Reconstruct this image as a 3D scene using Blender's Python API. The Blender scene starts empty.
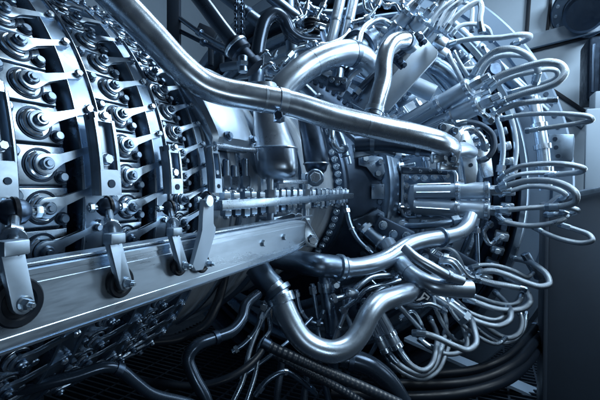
import bpy, bmesh, math, random
from mathutils import Vector, Matrix
random.seed(7)
S = bpy.context.scene
COL = S.collection
PI = math.pi
R_ = math.radians

# ------------------------------------------------------------------ camera frame
FPX = 400.0                      # focal length in reference pixels (24 mm)
YAW, PITCH = R_(24.8), R_(2.0)
FWD = Vector((-math.sin(YAW)*math.cos(PITCH), math.cos(YAW)*math.cos(PITCH), -math.sin(PITCH)))
RIGHT = Vector((math.cos(YAW), math.sin(YAW), 0))
UP = RIGHT.cross(FWD)

def ray(u, v):
    return FWD + RIGHT*((u-300)/FPX) + UP*((200-v)/FPX)
def P(u, v, d):                  # survey point: photo bearing and distance along the view
    return ray(u, v)*d
def PL(u, v, L):                 # on a vertical plane beside the engine axis
    r = ray(u, v); return r*(-L/r.x)
def PY(u, v, Y):                 # on a plane across the engine axis
    r = ray(u, v); return r*(Y/r.y)
def proj(p):
    d = p.dot(FWD)
    if d <= 0.05: return None
    return (300+FPX*p.dot(RIGHT)/d, 200-FPX*p.dot(UP)/d, d)

# engine axis is parallel to +Y
AX, AZ = -1.8, -0.03
DR = 0.2                         # nominal radii below are measured from an axis DR farther out
def E(Y, R, psi):                # psi degrees above the three o'clock line
    a = R_(psi); R = R-DR
    return Vector((AX+R*math.cos(a), Y, AZ+R*math.sin(a)))

# ------------------------------------------------------------------ materials
def nodes(name):
    m = bpy.data.materials.new(name); m.use_nodes = True
    nt = m.node_tree; nt.nodes.clear()
    out = nt.nodes.new('ShaderNodeOutputMaterial'); b = nt.nodes.new('ShaderNodeBsdfPrincipled')
    nt.links.new(b.outputs[0], out.inputs[0])
    return m, nt, b
def ramp(nt, fac, a, b, lo=.35, hi=.65):
    r = nt.nodes.new('ShaderNodeMapRange'); r.clamp = True
    r.inputs['From Min'].default_value = lo; r.inputs['From Max'].default_value = hi
    r.inputs['To Min'].default_value = a; r.inputs['To Max'].default_value = b
    nt.links.new(fac, r.inputs['Value']); return r.outputs[0]
def noise(nt, scale, stretch=(1,1,1), detail=5, rough=.6):
    tc = nt.nodes.new('ShaderNodeTexCoord'); mp = nt.nodes.new('ShaderNodeMapping')
    mp.inputs['Scale'].default_value = stretch
    nt.links.new(tc.outputs['Object'], mp.inputs['Vector'])
    n = nt.nodes.new('ShaderNodeTexNoise'); n.inputs['Scale'].default_value = scale
    n.inputs['Detail'].default_value = detail; n.inputs['Roughness'].default_value = rough
    nt.links.new(mp.outputs[0], n.inputs['Vector']); return n.outputs['Fac']
def mixc(nt, fac, c1, c2):
    m = nt.nodes.new('ShaderNodeMix'); m.data_type = 'RGBA'
    nt.links.new(fac, m.inputs[0]); m.inputs[6].default_value = (*c1, 1); m.inputs[7].default_value = (*c2, 1)
    return m.outputs[2]
def bump(nt, b, h, strength, dist=.01):
    bp = nt.nodes.new('ShaderNodeBump'); bp.inputs['Strength'].default_value = strength
    bp.inputs['Distance'].default_value = dist
    nt.links.new(h, bp.inputs['Height']); nt.links.new(bp.outputs[0], b.inputs['Normal'])
def metal(name, c, r0, r1, dirt=.55, nscale=9, stretch=(1,1,1), bstr=.12, fine=140, metallic=1.0, spec=.5):
    m, nt, b = nodes(name)
    n1 = noise(nt, nscale, stretch)
    n2 = noise(nt, fine, stretch, 3)
    b.inputs['Metallic'].default_value = metallic; b.inputs['Specular IOR Level'].default_value = spec
    nt.links.new(mixc(nt, ramp(nt, n1, 0, 1, .4, .8), c, tuple(x*(dirt*.5+.5) for x in c)), b.inputs['Base Color'])
    rr = ramp(nt, n1, r0, r1, .3, .7)
    ad = nt.nodes.new('ShaderNodeMath'); ad.operation = 'ADD'
    nt.links.new(rr, ad.inputs[0]); nt.links.new(ramp(nt, n2, -.02, .03), ad.inputs[1])
    nt.links.new(ad.outputs[0], b.inputs['Roughness'])
    bump(nt, b, n2, bstr*.35, .0015)
    return m
M = {}
M['polish'] = metal('polished_steel', (.60,.71,.83), .21, .29, .7, 3, bstr=.0, metallic=.92, fine=25)
M['steel'] = metal('machined_steel', (.50,.62,.74), .22, .40, .5, 14, bstr=.15)
M['satin'] = metal('satin_steel', (.52,.63,.75), .26, .38, .6, 6, bstr=.08, metallic=.92)
M['sheet'] = metal('dull_sheet_steel', (.54,.66,.79), .36, .50, .5, 7, bstr=.05, metallic=.75)
M['lever'] = metal('lever_steel', (.38,.48,.59), .26, .42, .5, 14)
M['brush'] = metal('brushed_bar', (.46,.57,.69), .18, .50, .3, 3.5, (1.2,.5,3.2), .15, 40, metallic=.94)
M['case'] = metal('rolled_casing', (.66,.75,.84), .26, .48, .1, 4, (.5,3.2,.5), .1, 50, metallic=.7)
M['mid'] = metal('grey_steel', (.22,.30,.40), .25, .45, .5, 10)
M['plate'] = metal('stained_plate', (.38,.48,.59), .20, .42, .3, 11, bstr=.15)
M['dark'] = metal('dark_steel', (.075,.11,.165), .28, .5, .5, 9)
M['duct'] = metal('scorched_duct', (.40,.48,.58), .28, .36, .8, 3, bstr=.03)
M['black'] = metal('black_oxide', (.03,.045,.07), .35, .6, .5, 12)
M['rubber'] = metal('black_rubber', (.006,.010,.017), .30, .5, .6, 14, metallic=0, spec=.22)
M['arm'] = metal('grey_arm', (.34,.43,.53), .38, .5, .7, 8)
M['gloss'] = metal('gloss_black_pipe', (.035,.055,.085), .16, .3, .6, 6, metallic=.6)
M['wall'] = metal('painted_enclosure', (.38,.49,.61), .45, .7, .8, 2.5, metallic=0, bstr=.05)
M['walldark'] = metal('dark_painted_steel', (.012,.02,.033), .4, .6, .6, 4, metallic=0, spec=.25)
M['post'] = metal('post_paint', (.045,.065,.095), .4, .6, .6, 4, metallic=0)
M['wallmid'] = metal('grey_painted_flange', (.16,.23,.32), .4, .6, .8, 3, metallic=.5, bstr=.05)
M['pale'] = metal('pale_painted_block', (.32,.42,.54), .4, .6, .8, 5, metallic=0)
M['white'] = metal('white_paint', (.75,.8,.85), .4, .6, .85, 9, metallic=0)
def braid(name, c1, c2, rough, n=15):
    m, nt, b = nodes(name)
    uv = nt.nodes.new('ShaderNodeUVMap'); sx = nt.nodes.new('ShaderNodeSeparateXYZ')
    nt.links.new(uv.outputs[0], sx.inputs[0])
    def wave(sign):
        a = nt.nodes.new('ShaderNodeMath'); a.operation = 'MULTIPLY_ADD'
        nt.links.new(sx.outputs[0], a.inputs[0]); a.inputs[1].default_value = sign
        nt.links.new(sx.outputs[1], a.inputs[2])
        s = nt.nodes.new('ShaderNodeMath'); s.operation = 'MULTIPLY'; s.inputs[1].default_value = 2*PI*n
        nt.links.new(a.outputs[0], s.inputs[0])
        q = nt.nodes.new('ShaderNodeMath'); q.operation = 'SINE'; nt.links.new(s.outputs[0], q.inputs[0]); return q.outputs[0]
    mx = nt.nodes.new('ShaderNodeMath'); mx.operation = 'MULTIPLY'
    nt.links.new(wave(1), mx.inputs[0]); nt.links.new(wave(-1), mx.inputs[1])
    f = ramp(nt, mx.outputs[0], 0, 1, -.5, .5)
    n1 = noise(nt, 9)
    nt.links.new(mixc(nt, f, c2, c1), b.inputs['Base Color'])
    b.inputs['Metallic'].default_value = 1
    nt.links.new(ramp(nt, n1, rough-.06, rough+.1), b.inputs['Roughness'])
    bump(nt, b, f, .45, .003)
    return m
M['braid'] = braid('braided_steel', (.60,.69,.78), (.13,.18,.24), .33)
M['braiddark'] = braid('dark_braid', (.14,.19,.26), (.02,.03,.05), .4)
def corrug(name):
    m, nt, b = nodes(name)
    uv = nt.nodes.new('ShaderNodeUVMap'); sx = nt.nodes.new('ShaderNodeSeparateXYZ')
    nt.links.new(uv.outputs[0], sx.inputs[0])
    s = nt.nodes.new('ShaderNodeMath'); s.operation = 'MULTIPLY'; s.inputs[1].default_value = 2*PI*6
    nt.links.new(sx.outputs[1], s.inputs[0])
    q = nt.nodes.new('ShaderNodeMath'); q.operation = 'SINE'; nt.links.new(s.outputs[0], q.inputs[0])
    b.inputs['Base Color'].default_value = (.02,.03,.045,1); b.inputs['Roughness'].default_value = .38
    bump(nt, b, q.outputs[0], .35, .004); return m
M['corrug'] = corrug('ribbed_black_hose')

# ------------------------------------------------------------------ mesh builder
class MB:
    def __init__(s):
        s.bm = bmesh.new(); s.uv = s.bm.loops.layers.uv.new('UVMap')
    def _xf(s, verts, mat):
        if mat is not None:
            for v in verts: v.co = mat @ v.co
    def box(s, size, mat=None, bev=0.0, seg=2):
        r = bmesh.ops.create_cube(s.bm, size=1.0); vs = r['verts']
        for v in vs: v.co = Vector((v.co.x*size[0], v.co.y*size[1], v.co.z*size[2]))
        if bev > 0:
            es = list({e for v in vs for e in v.link_edges})
            q = bmesh.ops.bevel(s.bm, geom=es, offset=bev, segments=seg, affect='EDGES', profile=.5)
            vs = list({v for f in q['faces'] for v in f.verts} | {v for v in vs if v.is_valid})
        s._xf(vs, mat); return s
    def lathe(s, prof, seg=24, mat=None, a0=0, a1=2*PI):
        """prof: (r, z) pairs turned round local z."""
        full = abs(a1-a0-2*PI) < 1e-6; n = seg if full else seg+1
        rings = []
        for r, z in prof:
            if r < 1e-6 and full:
                rings.append([s.bm.verts.new((0,0,z))]*n)
            else:
                rings.append([s.bm.verts.new((r*math.cos(a0+(a1-a0)*i/seg), r*math.sin(a0+(a1-a0)*i/seg), z)) for i in range(n)])
        for A, B in zip(rings, rings[1:]):
            for i in range(seg):
                j = (i+1) % n
                f = [A[i], A[j], B[j], B[i]]; g = []
                for v in f:
                    if v not in g: g.append(v)
                if len(g) > 2:
                    try: s.bm.faces.new(g)
                    except ValueError: pass
        vs = list({v for r in rings for v in r}); s._xf(vs, mat); return s
    def cyl(s, r, h, seg=20, mat=None, ch=.15, z0=0.0):
        c = min(r, h)*ch
        return s.lathe([(0,z0),(r-c,z0),(r,z0+c),(r,z0+h-c),(r-c,z0+h),(0,z0+h)], seg, mat)
    def ring(s, ri, ro, h, seg=28, mat=None, ch=.2, z0=0.0):
        c = min(ro-ri, h)*ch
        return s.lathe([(ri,z0),(ro-c,z0),(ro,z0+c),(ro,z0+h-c),(ro-c,z0+h),(ri+c,z0+h),(ri,z0+h-c),(ri,z0)], seg, mat)
    def hexn(s, r, h, mat=None, z0=0.0):
        return s.lathe([(0,z0),(r,z0),(r,z0+h*.8),(r*.86,z0+h),(0,z0+h)], 6, mat)
    def prism(s, pts, vec, bev=0.0):
        vec = Vector(vec)
        A = [s.bm.verts.new(p) for p in pts]; B = [s.bm.verts.new(Vector(p)+vec) for p in pts]
        n = len(pts); fs = [s.bm.faces.new(A[::-1]), s.bm.faces.new(B)]
        for i in range(n): fs.append(s.bm.faces.new((A[i], A[(i+1)%n], B[(i+1)%n], B[i])))
        if bev > 0:
            es = list({e for e in fs[1].edges} | {e for e in fs[0].edges})
            bmesh.ops.bevel(s.bm, geom=es, offset=bev, segments=2, affect='EDGES', profile=.5)
        return s
    def tube(s, path, rad, seg=14, caps=True, vscale=1.0):
        n = len(path)
        rads = rad if isinstance(rad, (list, tuple)) else [rad]*n
        T = []
        for i in range(n):
            a = path[max(i-1,0)]; b = path[min(i+1,n-1)]; T.append((b-a).normalized())
        nrm = T[0].orthogonal().normalized(); rings = []; ln = 0; V = []
        for i in range(n):
            if i:
                q = T[i-1].rotation_difference(T[i]); nrm = (q @ nrm).normalized()
                ln += (path[i]-path[i-1]).length
            bi = T[i].cross(nrm)
            rings.append([s.bm.verts.new(path[i] + (nrm*math.cos(2*PI*k/seg)+bi*math.sin(2*PI*k/seg))*rads[i]) for k in range(seg)])
            V.append(ln/(2*PI*max(rads[i],1e-4))*vscale)
        for i in range(n-1):
            for k in range(seg):
                k2 = (k+1) % seg
                f = s.bm.faces.new((rings[i][k], rings[i][k2], rings[i+1][k2], rings[i+1][k]))
                for lp, uv in zip(f.loops, ((k/seg,V[i]),((k+1)/seg,V[i]),((k+1)/seg,V[i+1]),(k/seg,V[i+1]))): lp[s.uv].uv = uv
        if caps:
            s.bm.faces.new(rings[0][::-1]); s.bm.faces.new(rings[-1])
        return s
    def loft(s, secs, caps=True):
        rs = [[s.bm.verts.new(p) for p in c] for c in secs]; n = len(rs[0])
        for A, B in zip(rs, rs[1:]):
            for i in range(n): s.bm.faces.new((A[i], A[(i+1)%n], B[(i+1)%n], B[i]))
        if caps: s.bm.faces.new(rs[0][::-1]); s.bm.faces.new(rs[-1])
        return s
    def obj(s, name, mat, parent=None, world=True, ang=38):
        org = Vector((0,0,0))
        if parent is not None and world: org = ROOTLOC[parent.name]
        elif parent is None:
            org = sum((v.co for v in s.bm.verts), Vector())/max(1,len(s.bm.verts)); 
        for v in s.bm.verts: v.co -= org
        bmesh.ops.recalc_face_normals(s.bm, faces=s.bm.faces)
        me = bpy.data.meshes.new(name); s.bm.to_mesh(me); s.bm.free()
        me.materials.append(M[mat] if isinstance(mat, str) else mat)
        for p in me.polygons: p.use_smooth = True
        me.set_sharp_from_angle(angle=R_(ang))
        o = bpy.data.objects.new(name, me); COL.objects.link(o)
        if parent is not None:
            o.parent = parent; ROOTLOC[o.name] = org if world else Vector((0,0,0))
        else:
            o.location = org; ROOTLOC[o.name] = org
        return o
ROOTLOC = {}
def tag(o, label, cat, group=None, kind=None):
    o['label'] = label; o['category'] = cat
    if group: o['group'] = group
    if kind: o['kind'] = kind
    return o
def thing(name, label, cat, loc=(0,0,0), group=None):
    o = bpy.data.objects.new(name, None); COL.objects.link(o)
    o.location = loc; o.empty_display_size = .05; ROOTLOC[o.name] = Vector(loc)
    return tag(o, label, cat, group)
def frame(o, z, x=None):
    z = Vector(z).normalized()
    if x is None: x = z.orthogonal()
    x = Vector(x); x = (x - z*x.dot(z)).normalized(); y = z.cross(x)
    return Matrix(((x.x,y.x,z.x,o[0]),(x.y,y.y,z.y,o[1]),(x.z,y.z,z.z,o[2]),(0,0,0,1)))
def smooth(pts, k=8):
    p = [Vector(q) for q in pts]
    if len(p) == 2:
        return [p[0].lerp(p[1], i/6) for i in range(7)]
    q = [p[0]*2-p[1]] + p + [p[-1]*2-p[-2]]; out = []
    for i in range(1, len(q)-2):
        p0,p1,p2,p3 = q[i-1:i+3]
        t0 = 0; t1 = t0+max(1e-5,(p1-p0).length**.5); t2 = t1+max(1e-5,(p2-p1).length**.5); t3 = t2+max(1e-5,(p3-p2).length**.5)
        for j in range(k):
            t = t1+(t2-t1)*j/k
            A1=p0*((t1-t)/(t1-t0))+p1*((t-t0)/(t1-t0)); A2=p1*((t2-t)/(t2-t1))+p2*((t-t1)/(t2-t1)); A3=p2*((t3-t)/(t3-t2))+p3*((t-t2)/(t3-t2))
            B1=A1*((t2-t)/(t2-t0))+A2*((t-t0)/(t2-t0)); B2=A2*((t3-t)/(t3-t1))+A3*((t-t1)/(t3-t1))
            out.append(B1*((t2-t)/(t2-t1))+B2*((t-t1)/(t2-t1)))
    out.append(p[-1]); return out
def sub(path, a, b):
    """piece of a polyline between two fractions of its length"""
    L = [0]
    for i in range(1,len(path)): L.append(L[-1]+(path[i]-path[i-1]).length)
    def at(f):
        t = f*L[-1]
        for i in range(1,len(path)):
            if L[i] >= t-1e-9:
                return path[i-1].lerp(path[i], (t-L[i-1])/max(1e-9, L[i]-L[i-1]))
        return path[-1]
    return [at(a)] + [path[i] for i in range(len(path)) if a*L[-1]+1e-6 < L[i] < b*L[-1]-1e-6] + [at(b)]
def length(path): return sum((b-a).length for a,b in zip(path,path[1:]))
ORD = 'zeroth first second third fourth fifth sixth seventh eighth ninth tenth eleventh twelfth thirteenth fourteenth fifteenth sixteenth seventeenth eighteenth nineteenth twentieth'.split()

# ------------------------------------------------------------------ compressor case
rows = [dict(Y=.632, step=7.59, s=1.0, ring=.775, off=-1.7, name='widest vane column'),
        dict(Y=.893, step=6.69, s=.88, ring=1.03, off=4.3, name='middle vane column'),
        dict(Y=1.125, step=5.75, s=.76, ring=1.255, off=-1.2, name='narrow vane column')]
TURN = Matrix.Translation((AX,0,AZ)) @ Matrix(((0,1,0,0),(0,0,1,0),(1,0,0,0),(0,0,0,1)))
# local z of a lathe -> +Y; local x -> +Z, local y -> +X
def turned(prof, seg=160):        # prof as (Y, R)
    mb = MB(); mb.lathe([(R-DR, Y) for Y, R in prof], seg, TURN); return mb
case = thing('compressor_casing', 'dark cylindrical compressor casing under the columns of vane levers', 'casing', (AX,.6,AZ))
turned([(-.6,.6),(-.6,.945),(1.31,.945),(1.31,.6)]).obj('casing_barrel', 'mid', case)
for r in rows:
    s = r['s']
    turned([(r['Y']-.088*s,.9),(r['Y']-.088*s,.975),(r['Y']+.072*s,.975),(r['Y']+.072*s,.9)]).obj('stage_band', 'dark', case)
turned([(.36,.9),(.36,.97),(.46,.97),(.46,.9)]).obj('stage_band', 'dark', case)

# ------------------------------------------------------------------ vane levers
def make_vane(r):
    s = r['s']; tstep = R_(r['step'])*.985*(1-DR)
    root = thing('vane_lever', 'x', 'vane lever', (0,0,0), 'variable vane levers on the compressor casing')
    W = dict(parent=root, world=False)
    ht = tstep/2*.945
    # square plate with a round bore lip
    mb = MB(); a0, a1 = -.084*s, .068*s
    mb.box((a1-a0, 2*ht, .03), Matrix.Translation(((a0+a1)/2, 0, -.013)), .0035); mb.obj('mounting_plate', 'plate', **W)
    mb = MB(); mb.ring(.0365*s, .0435*s, .0035, 36, Matrix.Translation((0,0,.001)), .3); mb.obj('bore_groove', 'black', **W)
    mb = MB(); mb.ring(.0255*s, .0355*s, .004, 36, Matrix.Translation((0,0,.001))); mb.obj('bushing', 'steel', **W)
    mb = MB(); mb.cyl(.0265*s, .004, 28, Matrix.Translation((0,0,.001))); mb.obj('bore_floor', 'black', **W)
    mb = MB(); mb.cyl(.017*s, .02, 20, None, .1, .0); mb.obj('spindle', 'mid', **W)
    # lever: forked hub and tapering arm to the ring
    dx = r['ring']-r['Y']-.004; tilt = R_(20); dz = .015
    ln = dx/math.cos(tilt)*1.0
    out = []
    for k in range(13):
        a = R_(70)+R_(220)*k/12; out.append((math.cos(a)*.0265*s, math.sin(a)*.0265*s))
    out += [(.03*s,-.0165*s),(.045*s,-.0100*s),(ln*.75,-.0078*s-.001),(ln*.92,-.0110*s)]
    for k in range(7):
        a = -R_(80)+R_(160)*k/6; out.append((ln+math.cos(a)*.0135*s, math.sin(a)*.0135*s))
    out += [(ln*.92,.0110*s),(ln*.75,.0078*s+.001),(.045*s,.0100*s),(.03*s,.0165*s)]
    c, si = math.cos(tilt), math.sin(tilt)
    def rot(x, y): return (x*c-y*si, x*si+y*c)
    mb = MB(); mb.prism([(*rot(x,y), dz) for x,y in out], (0,0,.0105), .0022); mb.obj('lever_arm', 'lever', **W)
    mb = MB()
    pts = [Vector((*rot(math.cos(a)*.031*s, math.sin(a)*.031*s), .011)) for a in [R_(95)+R_(170)*k/14 for k in range(15)]]
    mb.tube(pts, .0055*s, 8); mb.obj('spring_clip', 'polish', **W)
    mb = MB(); mb.cyl(.0165*s, .012, 20, Matrix.Translation((0,0,dz+.0108)), .25); mb.cyl(.0085*s,.017,12,Matrix.Translation((0,0,dz+.0108))); mb.obj('spindle_nut', 'mid', **W)
    mb = MB(); mb.cyl(.0115*s, .012, 16, Matrix.Translation((*rot(ln,0), dz+.0107)), .3); mb.cyl(.007*s,.05,10,Matrix.Translation((*rot(ln,0), dz-.052))); mb.obj('pivot_pin', 'polish', **W)
    for bx, by in ((a0+.02*s, ht*.62), (a1-.017*s, -ht*.62)):
        mb = MB(); mb.cyl(.0125*s, .016, 18, Matrix.Translation((bx,by,.003)), .22); mb.obj('bolt', 'mid', **W)
        mb = MB(); mb.cyl(.0175*s, .0035, 20, Matrix.Translation((bx,by,.0022))); mb.obj('washer', 'black', **W)
    return root
def copy_tree(o, parent=None):
    c = o.copy(); COL.objects.link(c); c.parent = parent
    for ch in list(o.children): copy_tree(ch, c)
    return c
for r in rows:
    proto = make_vane(r); first = True
    kmin, kmax = int(-62/r['step']), int(78/r['step'])
    L = []
    for k in range(kmin, kmax+1):
        psi = k*r['step'] + r['off']
        p = E(r['Y'], 1.02, psi); q = proj(p)
        if q is None or not(-45 < q[0] < 640 and -30 < q[1] < 425): continue
        L.append(psi)
    # the long bar hides those between about -8 and -17 degrees
    up = [x for x in L if x > -14]; dn = [x for x in reversed(L) if x <= -14]
    for lst, words in ((up, 'up from the long bar'), (dn, 'down beneath the long bar')):
        for i, psi in enumerate(lst):
            o = proto if first else copy_tree(proto); first = False
            a = R_(psi)
            o.matrix_world = Matrix(((0,-math.sin(a),math.cos(a),AX+(1-DR)*math.cos(a)),(1,0,0,r['Y']),(0,math.cos(a),math.sin(a),AZ+(1-DR)*math.sin(a)),(0,0,0,1)))
            o['label'] = 'steel vane lever on plate in the %s, %s %s' % (r['name'], ORD[i+1], words)

# ------------------------------------------------------------------ unison rings
def arcbox(mb, Y0, Y1, R0, R1, a0, a1, n=90):
    secs = []
    b = min(.004, (R1-R0)*.2)
    for i in range(n+1):
        psi = a0+(a1-a0)*i/n
        secs.append([E(Y0,R0,psi),E(Y0,R1-b,psi),E(Y0+b,R1,psi),E(Y1-b,R1,psi),E(Y1,R1-b,psi),E(Y1,R0,psi)])
    mb.loft(secs); return mb
def slotted(parent, Y, w, R, a0, a1, mat='lever'):
    """adjuster bracket lying on a ring: floor, two rails, ends and bolts"""
    mb = MB(); n = 10
    arcbox(mb, Y-w/2, Y+w/2, R, R+.012, a0, a1, n)
    m2 = a0+(a1-a0)*.30
    for sgn in (-1, 1):
        arcbox(mb, Y+sgn*w*.38-w*.12, Y+sgn*w*.38+w*.12, R+.011, R+.034, m2, a1-1.2, n)
    arcbox(mb, Y-w*.5, Y+w*.5, R+.0115, R+.033, a0, m2+.1, n)
    arcbox(mb, Y-w*.42, Y+w*.42, R+.0112, R+.0325, a1-1.6, a1, n)
    b = mb.obj('slotted_bracket', mat, parent)
    for f, rr, h in ((.44,.30,.02),(.96,.22,.012)):
        ps = a0+(a1-a0)*f; c = E(Y, R+.0125, ps); 
        if f > .9: c = E(Y, R+.033, ps)
        mb = MB(); z = c-Vector((AX,Y,AZ)); mb.cyl(w*rr*.9, h*.3, 16, frame(c, z)); mb.hexn(w*rr*.72, h, frame(c, z)); mb.obj('adjuster_bolt', 'polish', b)
    c = E(Y, R+.0335, a0+(a1-a0)*.14); mb = MB(); mb.cyl(w*.16, .002, 14, frame(c, c-Vector((AX,Y,AZ)))); mb.obj('bolt_hole', 'black', b)
ringlab = ['curved unison ring strip in front of the widest vane column, mostly cut off',
           'curved unison ring strip between the widest and middle vane columns',
           'curved unison ring strip between the middle and narrow vane columns',
           'curved unison ring strip between the narrow vane column and smooth case']
for i, (Y, w, top) in enumerate([(.51,.05,17),(.77,.070,15),(1.025,.060,10.7),(1.25,.05,11.7)]):
    t = thing('unison_ring', ringlab[i], 'unison ring', E(Y,1.0,0), 'curved unison rings')
    mb = MB(); arcbox(mb, Y-w/2, Y+w/2, .955, 1.018, -75, 90, 110); mb.obj('ring_strip', 'mid', t)
    mb = MB(); arcbox(mb, Y-w/2-.006, Y-w/2+.004, .95, 1.026, -75, 90, 110); arcbox(mb, Y+w/2-.004, Y+w/2+.006, .95, 1.026, -75, 90, 110); mb.obj('ring_lip', 'steel', t)
    st = (7,7.59,6.69,5.75)[i]
    for k in range(int(-50/st), int(70/st)):
        ps = k*st + (0, -1.7+4.2, 4.3+3.6, -1.2+3.1)[i]
        if .5 < ps < top+1: continue
        c = E(Y+w*.18, 1.017, ps); z = c-Vector((AX,Y+w*.18,AZ)); mb = MB(); mb.cyl(.0125,.004,14,frame(c,z)); mb.hexn(.0095,.014,frame(c,z)); mb.obj('ring_bolt', 'mid', t)
    mb = MB(); arcbox(mb, Y-w/2-.034, Y-w/2-.022, .94, .985, -75, 90, 110); mb.obj('guide_rib', 'mid', t)
    slotted(t, Y, w*1.02, 1.05, .3, top)

# ------------------------------------------------------------------ long actuation bar
bar = thing('actuation_bar', 'long bright machined bar with grooves running below the vane columns', 'bar', (-.8,.9,-.24))
def barsec(Y, zt, zb, L=.80, dep=.10):
    h = zt-zb; f = lambda l, t: Vector((-l, Y, zb+h*t))
    return [f(L+dep,1.0), f(L+.010,1.0), f(L,.97), f(L,.90), f(L+.0025,.893), f(L+.0025,.80), f(L+.001,.79), f(L+.002,.5), f(L+.001,.20), f(L,.19), f(L,.085), f(L+.005,.075), f(L+.005,.05), f(L+.001,.04), f(L+.003,.0), f(L+dep,0)]
secs = []
for i in range(15):
    Y = -.1+1.74*i/14; secs.append(barsec(Y, -.158, -.312))
for Y, zt, zb, L in ((1.70,-.160,-.308,.80),(1.76,-.166,-.30,.802),(1.82,-.175,-.292,.808),(1.87,-.186,-.283,.82),(1.90,-.198,-.272,.838),(1.912,-.21,-.26,.855)): secs.append(barsec(Y, zt, zb, L, .1-(L-.8)))
mb = MB(); mb.loft(secs); mb.obj('bar_body', 'brush', bar, ang=25)
mb = MB(); mb.box((.012, 2.0, .007), Matrix.Translation((-.812,.9,-.1535)), .002); mb.obj('top_lip', 'polish', bar)
for u, v in ((283,237),(262,243)):
    c = PL(u, v, .805); mb = MB(); mb.hexn(.014,.014, frame(c,(1,0,0))); mb.obj('bar_bolt', 'steel', bar)

# ------------------------------------------------------------------ control linkages
def linkage(label, jc, Lj, pc, arm, width, disc, light=False):
    """jc pixel of ball joint at lateral Lj; pc pixel of pivot on the bar; arm = pixel of arm top"""
    j = PL(*jc, Lj); p = PL(*pc, .798); a = PL(*arm, .772)
    t = thing('control_linkage', label, 'linkage', p, 'control linkages between unison rings and the long bar')
    # joint lying along the engine axis
    s = width/.042
    ax = Vector((.25,1,0)).normalized()
    mb = MB(); mb.lathe([(0,-.03*s),(.016*s,-.03*s),(.027*s,-.018*s),(.031*s,0),(.027*s,.018*s),(.016*s,.03*s),(0,.03*s)], 24, frame(j, ax)); mb.obj('ball_joint', 'dark', t)
    mb = MB(); mb.ring(.02*s,.034*s,.012*s,28, frame(j-ax*.006*s, ax)); mb.obj('joint_seal', 'rubber', t)
    mb = MB(); mb.cyl(.009*s,.12*s,14, frame(j-ax*.06*s, ax)); mb.hexn(.015*s,.014*s, frame(j-ax*.055*s, ax)); mb.hexn(.015*s,.014*s, frame(j+ax*.04*s, ax)); mb.obj('joint_pin', 'steel', t)
    if not light:
        mb = MB(); mb.tube([j, j.lerp(a,.5), a], .011*s, 12); mb.obj('threaded_rod', 'steel', t)
        d = (a-j).normalized()
        mb = MB(); mb.hexn(.021*s,.02*s, frame(j.lerp(a,.52), d)); mb.cyl(.024*s,.006*s,18, frame(j.lerp(a,.52)+d*.021*s, d)); mb.obj('lock_nut', 'polish', t)
        mb = MB(); mb.box((.034*s,.046*s,.028*s), frame(a+Vector((-.002,0,.012*s)),(0,0,1),(1,0,0)), .003); mb.obj('clevis_block', 'arm', t)
        # the flat arm hanging down to the pivot
        hw = width/2; Y0, z0, Y1, z1 = a.y, a.z, p.y, p.z
        out = [(Y0-hw,z0),(Y0+hw,z0),(Y1+hw,z1)]
        for k in range(1,8):
            g = -PI*k/8; out.append((Y1+hw*math.cos(g), z1+hw*math.sin(g)))
        out.append((Y1-hw,z1))
        mb = MB(); mb.prism([(-.786,y,z) for y,z in out], (.016,0,0), .003); mb.obj('link_arm', 'arm', t)
    pv = Vector((-.793, p.y, p.z))
    mb = MB(); mb.cyl(disc*.98,.006,36, frame(pv-Vector((.001,0,0)),(1,0,0)),.3); mb.ring(disc*.62,disc,.011,36, frame(pv-Vector((.0005,0,0)),(1,0,0)),.3); mb.obj('pivot_disc', 'rubber', t)
    mb = MB(); mb.cyl(width*.36,.004,18, frame(pv+Vector((.0235,0,0)),(1,0,0))); mb.hexn(width*.26,.016, frame(pv+Vector((.027,0,0)),(1,0,0))); mb.cyl(width*.12,.024,10, frame(pv+Vector((.027,0,0)),(1,0,0))); mb.obj('pivot_bolt', 'steel', t)
    return t, j
linkage('largest control linkage with broad grey arm at the widest column edge', (14,212), .9, (15,302), (13,254), .041, .047)
linkage('control linkage hanging below the unison ring beside the widest column', (108,207), .915, (118,282), (115,243), .037, .037)
linkage('smaller control linkage with straight arm beside the bright cranked one', (170,208), .915, (177,265), (175,235), .033, .030)
t, j = linkage('bright cranked control linkage with bent pale blade', (207,199), .91, (200,263), (205,226), .036, .030, True)
pv = [(204,200),(212,198),(214,205),(213,224),(216,227),(216,232),(207,262),(203,270),(196,271),(193,265),(200,240),(203,230),(203,215)]
mb = MB(); mb.prism([PL(u,v,.768) for u,v in pv], (-.016,0,0), .003); mb.obj('cranked_blade', 'pale', t)
c = PL(208,201,.7665); mb = MB(); mb.cyl(.018,.008,18, frame(c,(1,0,0))); mb.tube([c, j], .011, 12); mb.obj('eye_pin', 'steel', t)

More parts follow.
